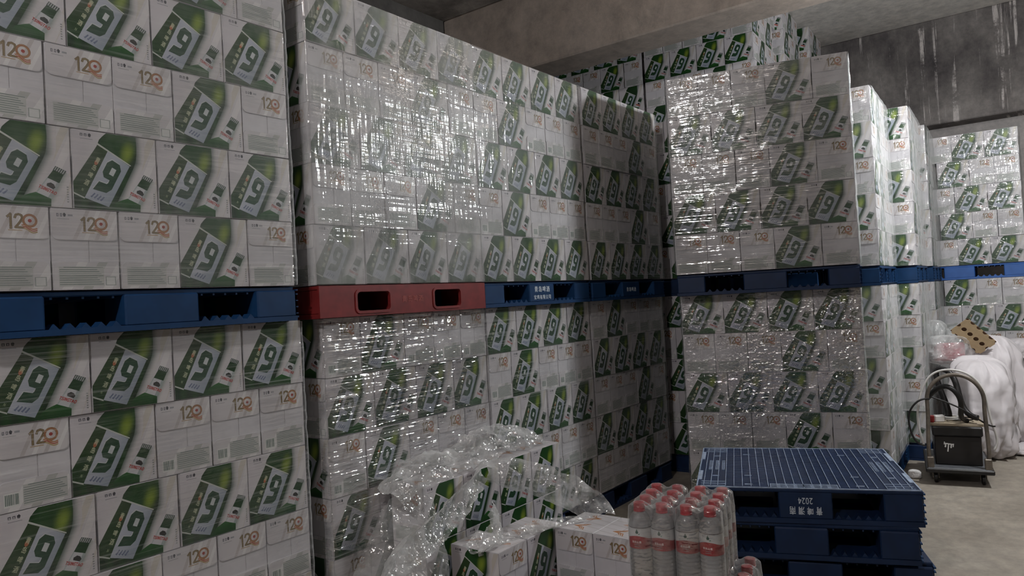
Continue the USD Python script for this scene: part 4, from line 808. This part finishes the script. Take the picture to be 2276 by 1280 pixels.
mk = unary_union([sbox(0, .045, .055, .054), sbox(.002, .020, .012, .05), sbox(.022, -.012, .031, .05), sbox(.040, .020, .050, .05), sbox(-.006, .04, 0, .062), sbox(.055, .03, .062, .056)])
m_ = ext(affinity.rotate(mk, -8), 0, .001); m_.apply_transform(tm(np.array([[1, 0, 0], [0, 0, -1], [0, 1, 0]]), (.065, -.0008, .115))); obj('white_mark', m_, M['white_plastic'], bt)
bd = obj('wooden_board', ext(rrect(0, 0, .37, .40, .012), 0, .018), M['ply']); say(bd, 'pale plywood board lying on the black case of the hand cart', 'board')
UsdGeom.Xformable(bd).AddTranslateOp().Set(Gf.Vec3d(*cp(.035, .13, .437))); UsdGeom.Xformable(bd).AddRotateZOp().Set(math.degrees(CRZ))
def loose(name, mesh, mt, label, cat, smooth=True): return say(obj(name, mesh, M[mt], None, smooth), label, cat)
def dressed(pts): return [cp(*q) for q in pts]
loose('vacuum_hose', tube(dressed([(.30, .20, .47), (.255, .10, .56), (.245, .05, .68), (.17, .06, .755), (.09, .10, .72), (.045, .14, .66)]), .019, 12, 60), 'rubber', 'thick black hose arching out of the handle of the hand cart', 'hose')
loose('tool_handle', tube(dressed([(.135, .34, .457), (.135, .345, .70), (.140, .35, .86), (.175, .33, .855), (.25, .26, .72), (.37, .16, .50)]), [.030, .024, .022, .022, .022, .022], 12, 60), 'black_box', 'bent black tool handle standing above the board on the cart', 'tool')
loose('power_cable', tube(dressed([(.045, .03, .66), (-.03, -.01, .65), (-.095, 0, .56), (-.10, .01, .44), (-.05, .02, .32), (.0, .03, .30)]), .0075, 8, 60), 'rubber', 'thin black cable looping out at the left of the hand cart', 'cable')
loose('power_cable', tube(dressed([(.06, .01, .68), (.16, .01, .64), (.30, .02, .56), (.42, .05, .47), (.47, .10, .45)]), .006, 8, 50), 'rubber', 'thin black cable slanting across the cart handle', 'cable')
loose('pale_hose', tube(dressed([(-.005, .10, .28), (-.04, .09, .48), (.0, .09, .72), (.09, .09, .855), (.22, .09, .88), (.35, .09, .82), (.425, .09, .66), (.45, .09, .48), (.475, .10, .38), (.455, .10, .27)]), .009, 8, 90), 'white_plastic', 'pale grey hose looping wide behind the handle of the hand cart', 'hose')
loose('coiled_cord', tube(dressed([(.20 + .07*math.cos(t), .28 + .07*math.sin(t), .467 + .0022*t) for t in np.linspace(0, 12, 60)]), .006, 8), 'white_plastic', 'white cord coiled on the plywood board of the cart', 'cord')
loose('coiled_cord', tube(dressed([(.26 + .09*math.cos(t), .26 + .06*math.sin(t), .464 + .002*t) for t in np.linspace(1, 8, 50)]), .005, 8), 'rubber', 'black cord coiled on the plywood board of the cart', 'cord')
loose('plug_adapter', cbox((0, 0, 0), (.075, .05, .055), .008).apply_transform(tm(rotz(CRZ + .3), cp(.08, .17, .456))), 'white_plastic', 'small white plug adapter on the plywood board of the cart', 'adapter', False)
loose('lighter_block', cbox((0, 0, 0), (.03, .03, .055), .005).apply_transform(tm(rotz(CRZ), cp(.044, .16, .456))), 'dark_red', 'small dark red block at the left edge of the plywood board', 'block', False)

# ------------------------------------------------------------------ sacks, bags and waste by the far stack
def blob(cx_, cy_, z0, rx, ry, h, seed, lean=0.0, squash=3.2, n=64, amp=.05, rz=0.0, folds=7.0, tip=0.0):
    a, t = np.meshgrid(np.linspace(0, 2*math.pi, n + 1), np.linspace(0, 1, 48), indexing='ij')
    prof = (1 - np.abs(2*t - 1)**squash)**(1/2.3)*(1 - .12*t)
    ca, sa = np.cos(a), np.sin(a); k = (np.abs(ca)**2.6 + np.abs(sa)**2.6)**(-1/2.6)
    x, y, z = rx*prof*ca*k, ry*prof*sa*k, h*t
    P = np.stack([x, y, z], -1); D = np.stack([ca, sa, .3*(2*t - 1)], -1)
    q = np.stack([np.cos(a)*1.3 + seed, np.sin(a)*1.3, t*1.5], -1)
    q2 = q*np.array([1, 1, .55]); low = np.exp(-t*3.5)
    wr = (-np.abs(nz(q2, 2.0, seed, 3))*2.2 + .38) + .55*(-np.abs(nz(q2, folds*.55, seed + 5, 2)) + .12) + low*.9*(-np.abs(nz(q*np.array([.6, .6, 5.0]), 1.6, seed + 9, 2)) + .13) + .35*nz(q, 1.1, seed + 11, 2)
    P = P + D*(wr*amp*np.minimum(1, prof*1.4))[..., None]; P[..., 0] += lean*t; P[..., 2] += tip*np.exp(-((ca - .3)**2 + (t - .95)**2*30)*3)
    P = P.reshape(-1, 3); P[:, 2] = np.maximum(P[:, 2], 0); return trimesh.Trimesh(P @ rotz(rz).T + (cx_, cy_, z0), grid_faces(n + 1, 48), process=False)
loose('white_sack', blob(7.58, .615, 0, .20, .235, .86, 3, lean=.02, amp=.15, rz=.3, tip=.05), 'sack', 'plump white sack right behind the hand cart, its neck poking up', 'sack')
loose('white_sack', blob(7.98, .56, 0, .20, .24, 1.05, 8, amp=.14, rz=-.1, folds=9), 'sack', 'tallest white sack standing behind and right of the other', 'sack')
cb = thing('clear_bag', 'clear bag of pink plastic sheets lying on top of the white sacks', 'bag', (7.74, .86, .80), .4)
obj('film', blob(0, 0, 0, .15, .20, .27, 21, amp=.06), M['clear_bag'], cb, True)
for k in range(5): obj('sheet', cbox((-.035 + .02*k, -.13, .035), (-.023 + .02*k, .10, .20 - .01*k), .003), M['pink'], cb)
st_ = thing('cardboard_divider', 'tan cardboard divider with rows of dark round holes on the sacks', 'cardboard', (7.72, .655, 1.055), 0)
e1 = np.array((.28, -.64, -.70)); e1 /= np.linalg.norm(e1); e2 = np.array((-.30, -.70, .60)); e2 -= e1*(e1 @ e2); e2 /= np.linalg.norm(e2)
rot = np.c_[e1, e2, np.cross(e1, e2)]
pan = sbox(-.16, -.10, .16, .10)
for x in np.linspace(-.16, .16, 6):
    for y in (-.10, 0, .10): pan = pan.difference(Point(x, y).buffer(.021, quad_segs=5))
m_ = ext(pan, 0, .005); m_.apply_transform(tm(rot)); obj('panel', m_, M['cardboard'], st_)
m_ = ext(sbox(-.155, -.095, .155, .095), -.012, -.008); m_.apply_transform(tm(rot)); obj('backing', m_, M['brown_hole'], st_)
loose('clear_bag', blob(7.93, .78, .98, .09, .10, .16, 31, amp=.05), 'clear_bag', 'crumpled clear bag at the right of the cardboard divider', 'bag')
loose('clear_bag', blob(7.98, 1.0, .86, .12, .11, .34, 33, amp=.07), 'clear_bag', 'tall clear bag leaning on the wrapped stack above the sacks', 'bag')
loose('white_bag', blob(8.75, .345, .74, .16, .16, .22, 41, amp=.05), 'sack', 'small white bag at the right edge of the photo beyond the sacks', 'bag')
bs = thing('waste_crate', 'dark crate under the small white bag at the right edge', 'crate', (8.58, .17, 0), .05)
obj('wall', cat_([cbox((0, 0, .02), (.34, .02, .74)), cbox((0, .33, .02), (.34, .35, .74)), cbox((0, .02, .02), (.02, .33, .74)), cbox((.32, .02, .02), (.34, .33, .74)), cbox((0, 0, .70), (.34, .35, .74))]), M['brown_hole'], bs); obj('base', cbox((0, 0, 0), (.34, .35, .02)), M['brown_hole'], bs)
fs = blob(7.92, .34, 0.0, .20, .13, .10, 44, amp=.04); loose('empty_sack', fs, 'sack', 'flat empty white sack on the floor right of the standing sacks', 'sack')
bp = blob(6.60, 1.02, 0.0, .035, .05, .07, 47, amp=.01); loose('paper_scrap', bp, 'paper', 'white paper scrap on the dark floor left of the hand cart', 'paper')
loose('cable_scrap', tube([(5.05, .16, .006), (5.18, .17, .006), (5.3, .185, .006), (5.42, .185, .006), (5.56, .20, .006)], .006, 8), 'paper', 'thin pale cord lying on the floor at lower right', 'cord')
